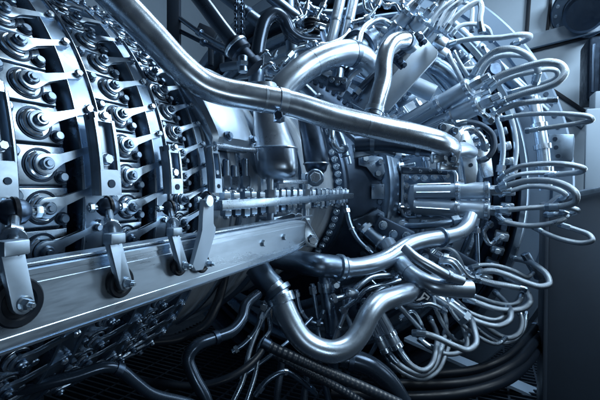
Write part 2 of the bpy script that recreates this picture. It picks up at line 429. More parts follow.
# ------------------------------------------------------------------ smooth case and its split flange
aft = thing('smooth_casing', 'polished smooth rear casing between vane columns and bolted ring', 'casing', (AX,2.1,AZ))
turned([(1.30,.7),(1.30,.95),(1.325,.968),(1.50,.968),(1.506,.974),(1.525,.974),(1.53,.966),(1.74,.966),(1.745,.978),(1.775,.978),(1.78,.962),(2.45,.955),(2.46,.965),(2.5,.965),(2.51,.95),(2.97,.93),(2.97,.7)], 200).obj('casing_shell', 'case', aft)
for Yc, zc in ((1.40,.0),(1.62,.02)):
    pass
fl = thing('split_flange', 'horizontal bolted split flange bar along the smooth casing', 'flange', (-.95,2.1,-.075))
mb = MB(); mb.box((.16,1.70,.040), Matrix.Translation((-.995,2.12,-.075)), .004); mb.obj('flange_bar', 'steel', fl)
for k in range(23):
    Y = 1.345+k*.069
    if abs(Y-1.70) < .03 or abs(Y-2.13) < .03: continue
    for sg in (1, -1):
        c = Vector((-.952+random.uniform(-.005,.005), Y+random.uniform(-.004,.004), -.075+sg*.0204)); h = random.uniform(.026,.038); z = (0,0,sg)
        mb = MB(); mb.cyl(.024,.005,16,frame(c,z)); h *= .82; mb.hexn(.0255,h,frame(c+Vector((0,0,sg*.0045)),z,(math.cos(k*2.1),math.sin(k*2.1),0))); mb.cyl(.012,h+random.uniform(.006,.018),12,frame(c+Vector((0,0,sg*.0045)),z),.3)
        mb.obj('flange_bolt', ('mid','steel','satin')[(k+sg)%3], fl)
for Y in (1.70,2.13):
    mb = MB(); c = Vector((-.945,Y,-.075))
    mb.cyl(.017,.30,14, frame(c-Vector((0,0,.155)),(0,0,1)))
    for z in (-.15,-.055,.022,.115): mb.hexn(.03,.036, frame(c+Vector((0,0,z)),(0,0,1)))
    mb.obj('clamp_stud', 'satin', fl)
mb = MB(); mb.box((.08,.34,.02), Matrix.Translation((-.99,1.92,-.165)), .004); mb.obj('lower_rail', 'satin', fl)
mb = MB(); mb.box((.10,.36,.022), Matrix.Translation((-.95,1.93,.022)), .004); mb.obj('upper_rail', 'polish', fl)
# bracket plate at the end of the bar
t = thing('bar_bracket', 'small cast bracket bolted at the rounded end of the long bar', 'bracket', P(303,228,1.99))
mb = MB(); mb.prism([P(u,v,1.99) for u,v in ((268,222),(292,213),(306,218),(319,240),(316,248),(306,247),(300,230),(280,228))], FWD*.05, .006); mb.obj('bracket_body', 'steel', t)
for u, v in ((313,240),(299,217)):
    mb = MB(); mb.hexn(.022,.03, frame(P(u,v,1.988), -FWD)); mb.obj('bracket_bolt', 'polish', t)

# cover over the case above the flange
def curved_sheet(Y0, Y1, R, a0, a1, th, n=14, m=10, lip=.0):
    mb = MB()
    arcbox(mb, Y0, Y1, R, R+th, a0, a1, n); return mb
t = thing('access_cover', 'bright folded cover plate on the smooth casing under the long pipe', 'cover', E(1.5,1.05,22))
secs = []
for i in range(17):
    psi = 13.5+24*i/16; k = max(0,(2.2-(psi-13.5))/2.2)
    Rr = 1.075-.02*k*k; skew = (psi-13.5)*.004
    secs.append([E(1.30-skew,.985,psi),E(1.30-skew,Rr-.02,psi),E(1.315-skew,Rr,psi),E(1.44,Rr+.010,psi),E(1.55,Rr+.004,psi),E(1.60,Rr-.025,psi),E(1.612,.985,psi)])
mb = MB(); mb.loft(secs); mb.obj('cover_plate', 'satin', t, ang=30)
for Y, ps in ((1.36,15.3),(1.55,15.6),(1.38,29),(1.56,29)):
    c = E(Y,1.078,ps); mb = MB(); mb.cyl(.022,.005,16,frame(c,c-Vector((AX,Y,AZ)))); mb.hexn(.016,.02,frame(c,c-Vector((AX,Y,AZ)))); mb.obj('cover_bolt', 'mid', t)
mb = MB(); mb.tube([E(1.3+.31*i/12, 1.05, 13.2) for i in range(13)], .012, 10); mb.obj('rolled_edge', 'polish', t)

# rounded bleed ducts standing on the case
def sellipse(c, ax, ay, a, b, n=28, e=3.0):
    out = []
    for k in range(n):
        t = 2*PI*k/n; ct, st = math.cos(t), math.sin(t)
        out.append(c + ax*(a*math.copysign(abs(ct)**(2/e), ct)) + ay*(b*math.copysign(abs(st)**(2/e), st)))
    return out
def duct(name, label, rowsd, mat, weld=None):
    t = thing(name, label, 'duct', P(rowsd[0][0], rowsd[0][1], rowsd[0][3]), 'bleed ducts on the smooth casing')
    secs = []
    for (u,v,hw,d,th) in rowsd:
        secs.append(sellipse(P(u,v,d), RIGHT, FWD, hw/FPX*d, th))
    mb = MB(); mb.loft(secs); mb.obj('duct_shell', mat, t, ang=50)
    if weld is not None:
        for i in weld:
            c = secs[i]; q = [p + (p-sum(c,Vector())/len(c)).normalized()*.002 for p in c]; mb = MB(); mb.tube(q+[q[0]], .0045, 8, False); mb.obj('weld_bead', 'satin', t)
    return t
duct('bleed_duct', 'broad dark rounded bleed duct with weld line standing on the casing',
     [(266,86,11,2.14,.09),(267,100,13,2.10,.10),(269,116,15,2.06,.11),(272,134,18,2.01,.12),(275.5,148,20.5,1.975,.125),(275.8,149.5,21,1.97,.127),(276,151,20.5,1.968,.125),(277,162,20.8,1.955,.127),(277.5,170,20.5,1.955,.125),(277.5,175,19,1.96,.115),(277.5,178.5,16,1.975,.095),(277.5,180,11,2.0,.06)], 'duct', (5,))
duct('bleed_duct', 'narrow dark bleed duct squeezed beside the broad rounded one',
     [(306,104,10,2.5,.1),(309,122,11,2.45,.1),(313,140,12,2.4,.1),(315,152,12.5,2.38,.1),(316,164,12,2.38,.1),(316,171,10,2.4,.09),(316,175,6,2.43,.06)], 'dark', (4,))
c = P(315,178,2.3); t = thing('bolt_boss', 'round bolt boss below the narrow bleed duct', 'bolt', c)
mb = MB(); mb.cyl(.05,.04,20,frame(c,-FWD)); mb.obj('boss_body','mid',t)
mb = MB(); mb.hexn(.034,.03,frame(c-FWD*.041,-FWD)); mb.obj('boss_nut','polish',t)

# ------------------------------------------------------------------ bolted ring and flared section
t = thing('bolted_ring', 'large dark ring flange with a curved line of bolts', 'flange', (AX,3.0,AZ))
turned([(2.95,.9),(2.95,1.015),(2.965,1.03),(3.03,1.03),(3.045,1.015),(3.045,.9)], 200).obj('ring_body', 'dark', t)
for k in range(17):
    ps = -48+k*4.4; c = E(2.949,.972,ps)
    mb = MB(); mb.cyl(.026,.006,16,frame(c,(0,-1,0))); mb.hexn(.022,.03,frame(c,(0,-1,0),(1,0,.3*k))); mb.cyl(.011,.045,10,frame(c,(0,-1,0))); mb.obj('ring_bolt', 'steel', t)
flare = thing('flared_casing', 'dark flared casing with bracket pads between bolted ring and combustor', 'casing', (AX,3.1,AZ))
turned([(3.04,.7),(3.04,.985),(3.08,1.02),(3.16,1.14),(3.22,1.25),(3.25,1.27),(3.3,1.28),(3.3,.9)], 200).obj('flare_shell', 'dark', flare)
turned([(3.235,1.20),(3.2,1.29),(3.205,1.315),(3.25,1.335),(3.31,1.33),(3.33,1.30),(3.33,1.1)], 200).obj('rolled_rim', 'mid', flare)
def fpad(pts, d, th, mat, name='bracket_pad', parent=None, bev=.006):
    mb = MB(); mb.prism([P(u,v,d) for u,v in pts], FWD*th, bev); return mb.obj(name, mat, parent or flare)
def ondir(u, v, Y):  return PY(u, v, Y)
def flarept(u, v, out=.012):
    """where a sight line meets the flare cone"""
    r = ray(u, v); best = None
    for i in range(400):
        Y = 3.0+.3*i/400; p = r*(Y/r.y); R = math.hypot(p.x-AX, p.z-AZ)+DR
        Rc = .985+(Y-3.04)*(1.265-.985)/.18
        if R <= Rc: 
            n = Vector((p.x-AX, -.25*0, p.z-AZ)).normalized(); n = (n*.54 - Vector((0,.84,0))).normalized()
            return p + n*out, n
    p = P(u,v,3.2); return p, -FWD
def flarepad(pts, out, th, mat, name):
    ps = [flarept(u,v,out)[0] for u,v in pts]; n = flarept(sum(p[0] for p in pts)/len(pts), sum(p[1] for p in pts)/len(pts))[1]
    mb = MB(); mb.prism(ps, n*th, .004); return mb.obj(name, mat, flare)
flarepad(((371,184),(385,184),(385,199),(371,199)), .003, .010, 'mid', 'square_plate')
flarepad(((357,154),(384,158),(386,170),(379,180),(372,176),(366,167),(358,166)), .005, .02, 'mid', 'bracket_pad')
flarepad(((352,219),(362,217),(376,208),(383,212),(384,226),(372,240),(360,236),(350,230)), .005, .03, 'mid', 'bracket_pad')
for u, v in ((364,160),(379,163),(376,174),(357,225),(378,215),(371,232)):
    p, n = flarept(u, v, .02); mb = MB(); mb.hexn(.026,.04,frame(p,n)); mb.obj('pad_bolt', 'steel', flare)

# ------------------------------------------------------------------ combustor, turbine case with stepped rings
comb = thing('combustor_casing', 'round combustor casing carrying the twin tube fuel nozzles', 'casing', (AX,3.7,AZ))
turned([(3.3,.9),(3.3,1.30),(3.36,1.34),(4.05,1.36),(4.07,1.46),(4.13,1.46),(4.13,.9)], 200).obj('combustor_shell', 'mid', comb)
turb = thing('turbine_casing', 'huge stepped turbine casing rings curving behind the looped hoses', 'casing', (AX,4.3,AZ))
turned([(4.13,1.3),(4.13,1.5),(4.22,1.60),(4.24,1.80),(4.20,1.82),(4.20,1.90),(4.26,1.91)], 220).obj('inner_ring', 'satin', turb)
turned([(4.26,1.80),(4.26,1.93),(4.10,1.94),(4.08,1.955),(4.08,1.985),(4.10,2.0),(4.16,2.0),(4.24,2.02)], 220).obj('stepped_ring', 'steel', turb)
turned([(4.25,1.95),(4.24,2.06),(4.30,2.08),(4.33,2.16),(4.28,2.165),(4.26,2.18),(4.26,2.23),(4.30,2.245),(4.36,2.24)], 220).obj('dark_ring', 'dark', turb)
turned([(4.40,2.1),(4.37,2.25),(4.33,2.27),(4.13,2.29),(4.11,2.30),(4.11,2.345),(4.13,2.36),(4.3,2.37),(4.45,2.40),(4.6,2.40)], 220).obj('front_lip', 'mid', turb)
turned([(4.62,2.2),(4.60,2.42),(4.59,2.58),(4.55,2.60),(4.55,2.76),(4.57,2.78),(4.64,2.78),(4.9,2.78)], 220).obj('rear_flange', 'wallmid', turb)
for k in range(30):
    ps = -32+k*2.3
    c = E(4.0795,1.97,ps); mb = MB(); mb.hexn(.018,.02,frame(c,(0,-1,0))); mb.obj('ring_bolt', 'steel', turb)
for k in range(22):
    ps = -20+k*2.6; c = E(4.549,2.70,ps); mb = MB(); mb.cyl(.022,.008,14,frame(c,(0,-1,0))); mb.obj('rivet', 'dark', turb)

for k in range(22):
    ps = -24+k*3.9; c = E(4.1,2.19,ps); z = c-Vector((AX,4.1,AZ))
    mb = MB(); mb.box((.11,.07,.16 if k%3 else .24), frame(c,(0,-1,0),z), .012); mb.cyl(.025,.06,14,frame(c-Vector((0,.08,0)),(0,-1,0))); mb.obj('casing_lug', ('satin','mid','steel')[k%3], turb)
# bright bracket plate with three holes
t = thing('hole_plate', 'bright formed plate with three holes at the exhaust ring', 'plate', PY(560,148,4.5))
A = [PY(u,v,4.45) for u,v in ((549,134),(574,134),(575,139),(573,160),(571,162),(549,162),(546,158))]
mb = MB(); mb.prism(A, (0,.07,0), .008); mb.obj('plate_body', 'mid', t)
for u, v in ((555,139),(556,147.5),(558,156)):
    mb = MB(); mb.cyl(.02,.003,16,frame(PY(u,v,4.449),(0,-1,0))); mb.obj('plate_hole', 'black', t)
t = thing('buckle_strut', 'pale vertical strut with buckle joints beside the three-hole plate', 'strut', PY(540,150,4.4))
pth = smooth([PY(534,98,4.35),PY(539,125,4.3),PY(543,150,4.28),PY(546,190,4.28)],8)
mb = MB(); mb.tube(pth,.055,16); mb.obj('strut_tube','satin',t)
for f in (.3,.52,.76):
    mb = MB(); mb.tube(sub(pth,f,f+.05),.075,16); mb.obj('buckle','polish',t)

# ------------------------------------------------------------------ pipes
def pipe(name, label, cat, r, mat, pts, parts=(), seg=18, group=None, k=8, taper=None, vs=1.0):
    """pts (u,v,d); parts (kind, f0, f1, radius factor, material)"""
    path = smooth([P(*q) for q in pts], k)
    rad = r
    if taper:
        n = len(path); rad = [r*(taper[0]+(taper[1]-taper[0])*i/(n-1)) for i in range(n)]
    if not parts:
        mb = MB(); mb.tube(path, rad, seg, True, vs); o = mb.obj(name, mat); return tag(o, label, cat, group)
    t = thing(name, label, cat, path[0], group)
    body = name.split('_')[-1]
    mb = MB(); mb.tube(path, rad, seg, True, vs); mb.obj({'hose':'braided_sleeve','pipe':'pipe_body','tube':'tube_body'}.get(body, 'body'), mat, t)
    for kind, f0, f1, rf, pm in parts:
        sp = sub(path, f0, f1)
        mb = MB()
        if kind in ('lock_nut','fitting'):
            mb.tube([sp[0], sp[-1]], r*rf, 6)
        elif kind == 'clamp_bolt':
            d = (sp[-1]-sp[0]).normalized(); side = d.cross(FWD).normalized()
            if side.z > 0: side = -side
            c = sp[0] + side*r*rf
            mb.box((.035,.05,.03), frame(c, side, d), .004); mb.cyl(.011,.09,12, frame(c-FWD*.045, FWD)); mb.hexn(.02,.02, frame(c-FWD*.05, -FWD))
        elif kind == 'flange':
            ln = length(sp); a, b = sp[0], sp[-1]; mb.tube([a, a.lerp(b,.08), a.lerp(b,.92), b], [r*rf*.94, r*rf, r*rf, r*rf*.94], 28)
        else:
            e = len(sp); q = [sp[0].lerp(sp[-1],.0), sp[0].lerp(sp[1],.2)]+sp[1:-1]+[sp[-1].lerp(sp[-2],.2), sp[-1]]
            mb.tube(q, [r*rf*.93]+[r*rf]*(len(q)-2)+[r*rf*.93], 24)
        mb.obj(kind, pm, t)
    return t

pipe('long_pipe', 'long polished pipe crossing above the vanes to a bolted flange', 'pipe', .0545, 'polish',
     [(96,-22,1.30),(120,3,1.34),(150,34,1.40),(180,66,1.46),(203,84,1.51),(225,92,1.55),(247,96,1.585),(290,104,1.66),(333,117,1.73),(375,127,1.80),(413,135,1.87),(436,141,1.94),(447,146,2.03),(453,151,2.18)],
     [('collar',.405,.425,1.07,'satin'),('weld_bead',.625,.632,1.02,'satin'),('collar',.372,.378,1.025,'satin'),('clamp_bolt',.415,.42,1.25,'mid')], 28)
# flange plate of the long pipe
t = thing('pipe_flange', 'lobed bolted flange plate at the end of the long polished pipe', 'flange', P(450,143,1.97))
mb = MB(); mb.prism([P(u,v,2.04) for u,v in ((442,122),(454,125),(461,132),(459,141),(461,151),(458,163),(449,165),(440,160),(436,153),(436,130))], FWD*.035, .006); mb.obj('flange_plate', 'satin', t)
for u, v in ((454,131),(452,159),(442,127.5)):
    mb = MB(); mb.cyl(.022,.006,18,frame(P(u,v,2.038),-FWD)); mb.hexn(.017,.024,frame(P(u,v,2.034),-FWD)); mb.obj('flange_bolt', 'mid', t)
mb = MB(); mb.tube([P(452,150,2.1),P(463,149,2.2),P(471,152,2.4)], .04, 16); mb.obj('flange_neck', 'satin', t)

pipe('elbow_pipe', 'thick satin elbow pipe arching up behind the long polished pipe', 'pipe', .087, 'satin',
     [(272,106,2.50),(283,88,2.52),(295,76,2.55),(309,65.5,2.6),(330,56,2.66),(350,53,2.74),(362,58,2.8),(372,68,2.85)],
     [('flange',.0,.10,1.14,'mid'),('collar',.78,.82,1.04,'mid'),('weld_bead',.44,.448,1.02,'satin')], 28)
pipe('short_stub_pipe', 'stubby dull collar pipe joining the elbow behind the curved tube', 'pipe', .095, 'mid', [(352,56,2.83),(361,45,2.9),(370,40,2.98)], [('flange',.4,.6,1.3,'dark')])
pipe('swan_pipe', 'bright S-shaped tube curving over the folded heat shield', 'pipe', .049, 'polish',
     [(373,116,2.20),(378,98,2.22),(383,80,2.25),(384,62,2.28),(387,50,2.31),(394,42,2.36),(404,40,2.42),(411,46,2.5)],
     [('collar',.88,.93,1.12,'mid'),('collar',.03,.07,1.08,'satin')], 22)
# heat shield
t = thing('heat_shield', 'bright folded sheet metal heat shield slanting up to the hoses', 'heat shield', P(400,80,2.6))
f1 = [P(350,102,2.75),P(411,34,2.66),P(421,31,2.64),P(425,37,2.6),P(364,110,2.66)]
f2 = [P(425,37,2.6),P(438,51,2.52),P(437,57,2.52),P(389,110,2.56),P(364,110,2.66)]
mb = MB(); n1 = (f1[1]-f1[0]).cross(f1[4]-f1[0]).normalized(); n1 = n1 if n1.dot(FWD) > 0 else -n1; mb.prism(f1, n1*.012, .003); mb.obj('upper_fold', 'satin', t)
mb = MB(); n2 = (f2[1]-f2[0]).cross(f2[4]-f2[0]).normalized(); n2 = n2 if n2.dot(FWD) > 0 else -n2; mb.prism(f2, n2*.012, .003); mb.obj('lit_fold', 'sheet', t)  # lit half of the sheet, its light put into a paler steel
for u, v in ((399,62),(419,39)):
    mb = MB(); c = P(u,v,2.56); mb.box((.05,.09,.03), frame(c,-FWD,RIGHT+UP), .005); mb.hexn(.02,.035,frame(c-FWD*.01,-FWD)); mb.hexn(.016,.03,frame(c-FWD*.01+(RIGHT-UP)*.028,-FWD)); mb.obj('shield_clip', 'dark', t)
pipe('upper_stub_pipe', 'pale blunt pipe poking out below the heat shield edge', 'pipe', .062, 'sheet', [(364,59,2.95),(386,71,2.95),(410,83,2.92),(434,94,2.88)], [('collar',.96,1.0,.96,'satin'),('collar',.3,.33,1.1,'mid')])
pipe('upper_stub_pipe', 'shadowed blunt pipe emerging above the upper twin tubes', 'pipe', .06, 'mid', [(428,62,3.0),(443,70,3.0),(456,83,3.0),(458,92,3.05)], [('collar',.1,.2,1.08,'mid')])
pipe('hook_hose', 'dark hooked hose bending over like a walking cane', 'hose', .047, 'gloss',
     [(256,84,2.75),(257,60,2.75),(260,38,2.76),(266,20,2.78),(275,14,2.8),(284,20,2.82),(290,32,2.84),(300,39,2.87),(318,41,2.92)],
     [('end_band',.0,.10,1.15,'mid'),('end_band',.11,.13,1.1,'steel')], 18)
pipe('vertical_tube', 'bright upright tube, outer one of the close pair above the elbow', 'tube', .042, 'satin', [(342,-8,3.15),(336,20,3.1),(329,52,3.05)], [('collar',.45,.52,1.1,'satin')], group='pair of upright tubes')
pipe('vertical_tube', 'bright upright tube, inner one of the close pair above the elbow', 'tube', .042, 'satin', [(355,-8,3.18),(349,20,3.13),(342,52,3.08)], [('collar',.45,.52,1.1,'satin')], group='pair of upright tubes')
pipe('under_pipe', 'dark pipe running in the shade beneath the long polished pipe', 'pipe', .05, 'dark', [(355,144,2.45),(380,143,2.42),(410,146,2.38),(432,149,2.35)], [('collar',.2,.26,1.12,'mid'),('collar',.8,.86,1.12,'mid')])
pipe('middle_pipe', 'clamped satin pipe stepping up under the twin nozzle tubes', 'pipe', .062, 'satin',
     [(262,254,2.62),(288,260,2.4),(318,265,2.30),(328,266,2.32),(345,268,2.37),(365,266,2.42),(384,260,2.48),(397,252,2.53),(409,244.5,2.58),(424,240,2.64),(443,237,2.72),(459,233,2.8),(467,226,2.86),(471,216,2.92)],
     [('dark_sleeve',0,.325,1.1,'mid'),('clamp_band',.33,.345,1.28,'steel'),('collar',.355,.37,1.06,'satin'),('clamp_band',.78,.79,1.12,'mid'),('clamp_bolt',.335,.345,1.5,'steel')], 26, taper=(1.0,.78))
pipe('blunt_pipe', 'blunt-ended pipe curving below the stepped pipe', 'pipe', .053, 'satin',
     [(388,244,2.75),(400,262,2.52),(414,276,2.36),(431,285,2.30),(452,288.5,2.30),(470,289,2.32)], [('end_cap',.96,1.0,.97,'satin'),('collar',.5,.51,1.03,'mid')], 26)
pipe('lower_elbow_pipe', 'large satin U-shaped elbow pipe clamped below the long bar', 'pipe', .0565, 'satin',
     [(256,266,2.08),(266,280,2.06),(278,293,2.04),(284,308,2.02),(292,325,2.0),(303,340,1.99),(318,349,1.99),(335,351.5,2.0),(350,345,2.03),(361,331,2.07),(369,315,2.11),(379,303.5,2.16),(394,297,2.22),(412,292,2.32),(432,284,2.5),(450,276,2.8)],
     [('dark_sleeve',0,.075,1.12,'mid'),('clamp_band',.105,.125,1.28,'steel'),('flange',.085,.10,1.35,'mid'),('clamp_bolt',.11,.12,1.5,'steel'),('collar',.13,.19,1.04,'satin'),('collar',.83,.845,1.05,'satin'),('collar',.9,.92,1.08,'mid')], 28)
pipe('side_tube', 'slim bright tube running alongside the blunt-ended pipe', 'tube', .028, 'satin', [(404,247,2.3),(415,257,2.26),(430,266,2.24),(446,275,2.24),(462,281,2.28)], [('collar',.7,.76,1.25,'steel')])
pipe('feeder_tube', 'thin bent tube under the stepped pipe near the clamp', 'tube', .018, 'steel', [(330,300,2.3),(350,294,2.35),(361,284,2.38),(372,277,2.42),(397,275,2.5)], [('lock_nut',.02,.07,1.7,'polish'),('lock_nut',.92,.97,1.7,'polish')])
pipe('feeder_tube', 'thin bent tube doubling the one below the stepped pipe', 'tube', .014, 'steel', [(340,312,2.4),(356,300,2.42),(366,290,2.44),(386,284,2.5),(400,280,2.55)], [('lock_nut',.02,.07,1.7,'polish')])
pipe('drop_pipe', 'dark upright pipe standing behind the U-shaped elbow', 'pipe', .045, 'mid', [(325,272,2.5),(328,300,2.5),(333,336,2.48),(335,372,2.48)], [('collar',.1,.2,1.2,'steel'),('collar',.6,.7,1.2,'dark')])

# ------------------------------------------------------------------ fuel nozzle clusters
def nozzle(label, base, ends, r, plate=None, dirx=None):
    """ends: list of ((u,v,d),(u,v,d)) tube axes"""
    t = thing('fuel_nozzle', label, 'fuel nozzle', P(*base), 'twin tube fuel nozzles round the combustor')
    for a, b in ends:
        A, B = P(*a), P(*b); dvec = (B-A); ln = dvec.length; z = dvec.normalized()
        mb = MB(); f = frame(A, z)
        mb.lathe([(0,0),(r*.95,0),(r*.95,ln*.55),(r*1.0,ln*.57),(r*1.0,ln*.97),(r*.9,ln),(0,ln)], 26, f); tb = mb.obj('nozzle_tube', 'sheet', t)
        for g, rf, w in ((.56,1.17,.03),(.60,1.1,.015),(.93,1.13,.03)):
            mb = MB(); mb.ring(r*.9, r*rf, w, 26, frame(A+z*ln*g, z)); mb.obj('tube_collar', 'polish', tb)
        for k in range(5):      # raised ribs along the root half
            a_ = 2*PI*k/5; x = f.to_3x3() @ Vector((math.cos(a_), math.sin(a_), 0))
            mb = MB(); mb.tube([A+x*r*.95+z*ln*.04, A+x*r*.97+z*ln*.5], r*.13, 6); mb.obj('tube_rib', 'satin', tb)
        mb = MB(); mb.hexn(r*.62, r*1.3, frame(B, z)); mb.cyl(r*.4, r*2.2, 16, frame(B, z)); mb.obj('end_fitting', 'polish', t)
    if plate:
        c, ny, nz, L = plate
        mb = MB(); mb.box((.10, ny, nz), Matrix.Translation(c), .03, 3); pl = mb.obj('mounting_plate', 'mid', t)
        for sy in (-1, 0, 1):
            for sz in (-1, 1):
                q = Vector(c)+Vector((.051, sy*ny*.40, sz*nz*.42)); mb = MB(); mb.cyl(.032,.008,14,frame(q,(1,0,0))); mb.hexn(.026,.035,frame(q,(1,0,0))); mb.obj('plate_bolt', 'polish', pl)
        for sz in (-1,0,1):
            q = Vector(c)+Vector((.03, -ny*.501, sz*nz*.34)); mb = MB(); mb.hexn(.024,.03,frame(q,(0,-1,0))); mb.obj('plate_bolt', 'steel', pl)
    return t
mid = nozzle('middle twin tube fuel nozzle pointing level from its bolted plate', (412,195,3.4),
       [((415,191.5,3.33),(490,190.5,3.08)),((415,206,3.33),(490,210.5,3.06)),((414,199,3.42),(470,200,3.3))], .066)
def rrect(c, r=3, n=4):
    (x0,y0),(x1,y1) = c; out = []
    for cx, cy, a in ((x1-r,y0+r,-90),(x1-r,y1-r,0),(x0+r,y1-r,90),(x0+r,y0+r,180)):
        for k in range(n+1): out.append((cx+r*math.cos(R_(a+90*k/n)), cy+r*math.sin(R_(a+90*k/n))))
    return out
dd = lambda u: 3.42-(u-400)*.0034
mb = MB(); mb.prism([P(u,v,dd(u)) for u,v in rrect(((401,169),(457,219)),6)], FWD*.12, .012); pl = mb.obj('mounting_plate', 'mid', mid)
q = [P(u,v,dd(u)-.012) for u,v in rrect(((402.5,170.5),(456,217.5)),6)]; mb = MB(); mb.tube(q+[q[0]], .016, 8, False); mb.obj('plate_rim', 'satin', pl)
for u, v in ((406,177),(406,186),(405,196),(406,206),(408,213),(415,178),(424,178),(434,177),(446,176),(418,215),(430,215),(443,215)):
    c = P(u,v,dd(u)-.003); mb = MB(); mb.cyl(.03,.008,14,frame(c,-FWD)); mb.hexn(.023,.035,frame(c,-FWD)); mb.obj('plate_bolt', 'polish', pl)
mb = MB(); q = [(411,185),(421,183),(446,186),(446,214),(421,213),(411,211),(408,198)]; mb.prism([P(u,v,dd(u)-.05) for u,v in q], FWD*.08, .02); mb.obj('nozzle_body', 'sheet', mid)
nozzle('upper twin tube fuel nozzle angled towards the highest hose loops', (415,120,3.3),
       [((400,127,3.0),(471,86,2.62)),((418,133,2.95),(481,104,2.58)),((410,124,3.2),(472,98,2.9))], .058)
nozzle('topmost twin tube fuel nozzle behind the heat shield', (400,30,3.3),
       [((384,47,3.15),(411,12,2.95)),((398,48,3.1),(424,18,2.9))], .056)
nozzle('lowest twin tube fuel nozzle hanging below the U-shaped elbow', (378,318,2.5),
       [((370,318,2.5),(386,350,2.45)),((380,315,2.45),(397,346,2.4))], .034)
nozzle('short twin tube fuel nozzle among the lower hose loops', (440,262,3.3),
       [((432,252,3.3),(470,274,3.0)),((428,262,3.3),(464,290,3.05))], .036)

# ------------------------------------------------------------------ braided hoses
HG = 'looped braided steel hoses'
def hose(label, pts, r=.030, f0=True, f1=True, mat='braid', name='braided_hose'):
    r *= .68
    path = smooth([P(*q) for q in pts], 8); ln = length(path)
    e = min(.14, .085/ln); parts = []
    if f0: parts += [('ferrule', 0, e, 1.13, 'steel'), ('lock_nut', e*.05, e*.35, 1.34, 'mid')]
    if f1: parts += [('ferrule', 1-e, 1, 1.13, 'steel'), ('lock_nut', 1-e*.35, 1-e*.05, 1.34, 'mid')]
    return pipe(name, label, 'hose', r, mat, pts, parts, 16, HG, 8)
hose('highest braided hose arching steeply out of the frame top', [(437,33,3.0),(441,22,2.98),(448,11,2.95),(458,3,2.9),(468,-4,2.88)])
hose('braided hose arching over and dropping to two upright fittings', [(443,34,2.95),(451,22,2.92),(461,12,2.88),(471,5,2.85),(479,2,2.83),(481.5,8,2.82),(480,20,2.82),(482,33,2.82)])
hose('short braided hose dropping upright beside the arched one', [(455,1,3.05),(466,3,3.02),(472,8,3.0),(472,20,3.0),(472,32,3.0)], .024)
hose('nearly straight braided hose reaching level above the big loops', [(446,46,2.9),(458,41.5,2.84),(475,38.5,2.78),(500,37.5,2.7),(522,34.5,2.64),(530,36,2.66),(526,40,2.74),(512,45,2.86)], .027, True, True)
hose('braided hose forming the narrow arch above the largest loop', [(472,78,2.9),(476,70,2.86),(485,58,2.8),(497,50.5,2.74),(511,48.5,2.7),(524,53,2.68),(534,62,2.68),(538,72,2.7),(535,84,2.76)], .031)
hose('largest braided hose doubling back in a wide horizontal loop', [(484,87,2.82),(497,77,2.76),(512,71,2.7),(530,65.5,2.62),(548,62,2.55),(560,64.5,2.52),(565,72,2.5),(559,81,2.52),(545,87.5,2.58),(525,93,2.66),(507,99,2.74),(494,105,2.8)], .034)
hose('braided hose with pale ferrule just under the largest loop', [(490,119,2.84),(503,109.5,2.78),(518,104,2.72),(538,101,2.66),(558,100,2.6)], .029)
hose('flattened braided hose loop reaching out above the three-hole plate', [(500,119,2.9),(520,115,2.82),(548,113.5,2.68),(575,114.5,2.56),(590,117,2.5),(592,120,2.5),(577,123.5,2.56),(552,127,2.66),(525,131,2.78)], .024)
hose('braided hose curving level over the middle nozzle ends', [(499,181,2.98),(505,173.5,2.92),(518,167,2.86),(545,163.5,2.75),(572,165,2.64),(584,168.5,2.62),(580,172,2.68),(562,174,2.8),(545,176,2.9)], .027)
hose('braided hose looping beside the dark post top', [(496,190,3.0),(508,185.5,2.94),(526,181,2.86),(550,181,2.74),(567,186,2.66),(576,194,2.62),(575,202,2.64),(563,206,2.7),(545,207,2.78)], .032)
hose('straight level braided hose from the middle nozzle', [(496,210,2.98),(510,209.5,2.92),(537,207.5,2.83),(568,207.5,2.7),(577.5,210.5,2.68),(571,213.5,2.74),(556,214.5,2.84),(545,215,2.92)], .027)
hose('braided hose bowing down and back under the straight one', [(497,215,3.0),(504,221,2.95),(524,225.5,2.87),(546,224.5,2.78),(562,220,2.72),(567,215,2.72),(560,212,2.76)], .028)
hose('lowest braided loop crossing in front of the dark post', [(532,226,2.98),(545,233,2.9),(562,239.5,2.8),(582,243,2.7),(592,240.5,2.66),(590,235.5,2.68),(577,230,2.76),(558,224,2.86)], .026)
hose('braided hose drooping from beside the blunt pipe to the rear bracket', [(472,278,2.9),(480,272.5,2.86),(492,271,2.82),(507,275,2.78),(524,282,2.74),(540,286.5,2.7),(549,284,2.69),(547,275,2.73),(538,267,2.82),(528,262,3.0),(512,258,3.3)], .031)
hose('thicker sleeve hose running below the drooping one', [(476,279,2.86),(491,283,2.8),(508,286,2.76),(526,289,2.74)], .033)
hose('braided hose curling up in a cup shape behind the sleeve hose', [(463,298,2.86),(475,302,2.82),(492,308,2.78),(510,310.5,2.75),(524,308,2.74),(530,302,2.75),(528,294,2.82),(520,286,3.05),(505,278,3.3)], .031)
hose('braided hose making a shallow bowl under the cup-shaped one', [(452,306,2.75),(463,314,2.7),(480,322.5,2.66),(498,326,2.64),(509,321,2.64),(511,313,2.7),(506,303,2.95),(495,292,3.2)], .028)
hose('braided hose dipping lowest beside the floor cables', [(478,318,2.9),(492,331,2.86),(508,338,2.84),(519,333,2.84),(522,320,2.88),(516,306,2.95)], .027)
hose('braided hose swinging down from the outer lowest nozzle tube', [(387,351,2.44),(395,361,2.42),(407,370,2.4),(421,375,2.4),(433,368,2.42),(440,352,2.48),(444,338,2.58),(446,322,2.8),(440,300,3.1)], .026)
hose('braided hose swinging down from the inner lowest nozzle tube', [(398,348,2.38),(404,357,2.36),(412,366,2.35),(423,370.5,2.36),(432,364,2.4),(436,350,2.46),(437,335,2.65),(430,318,2.95)], .026)
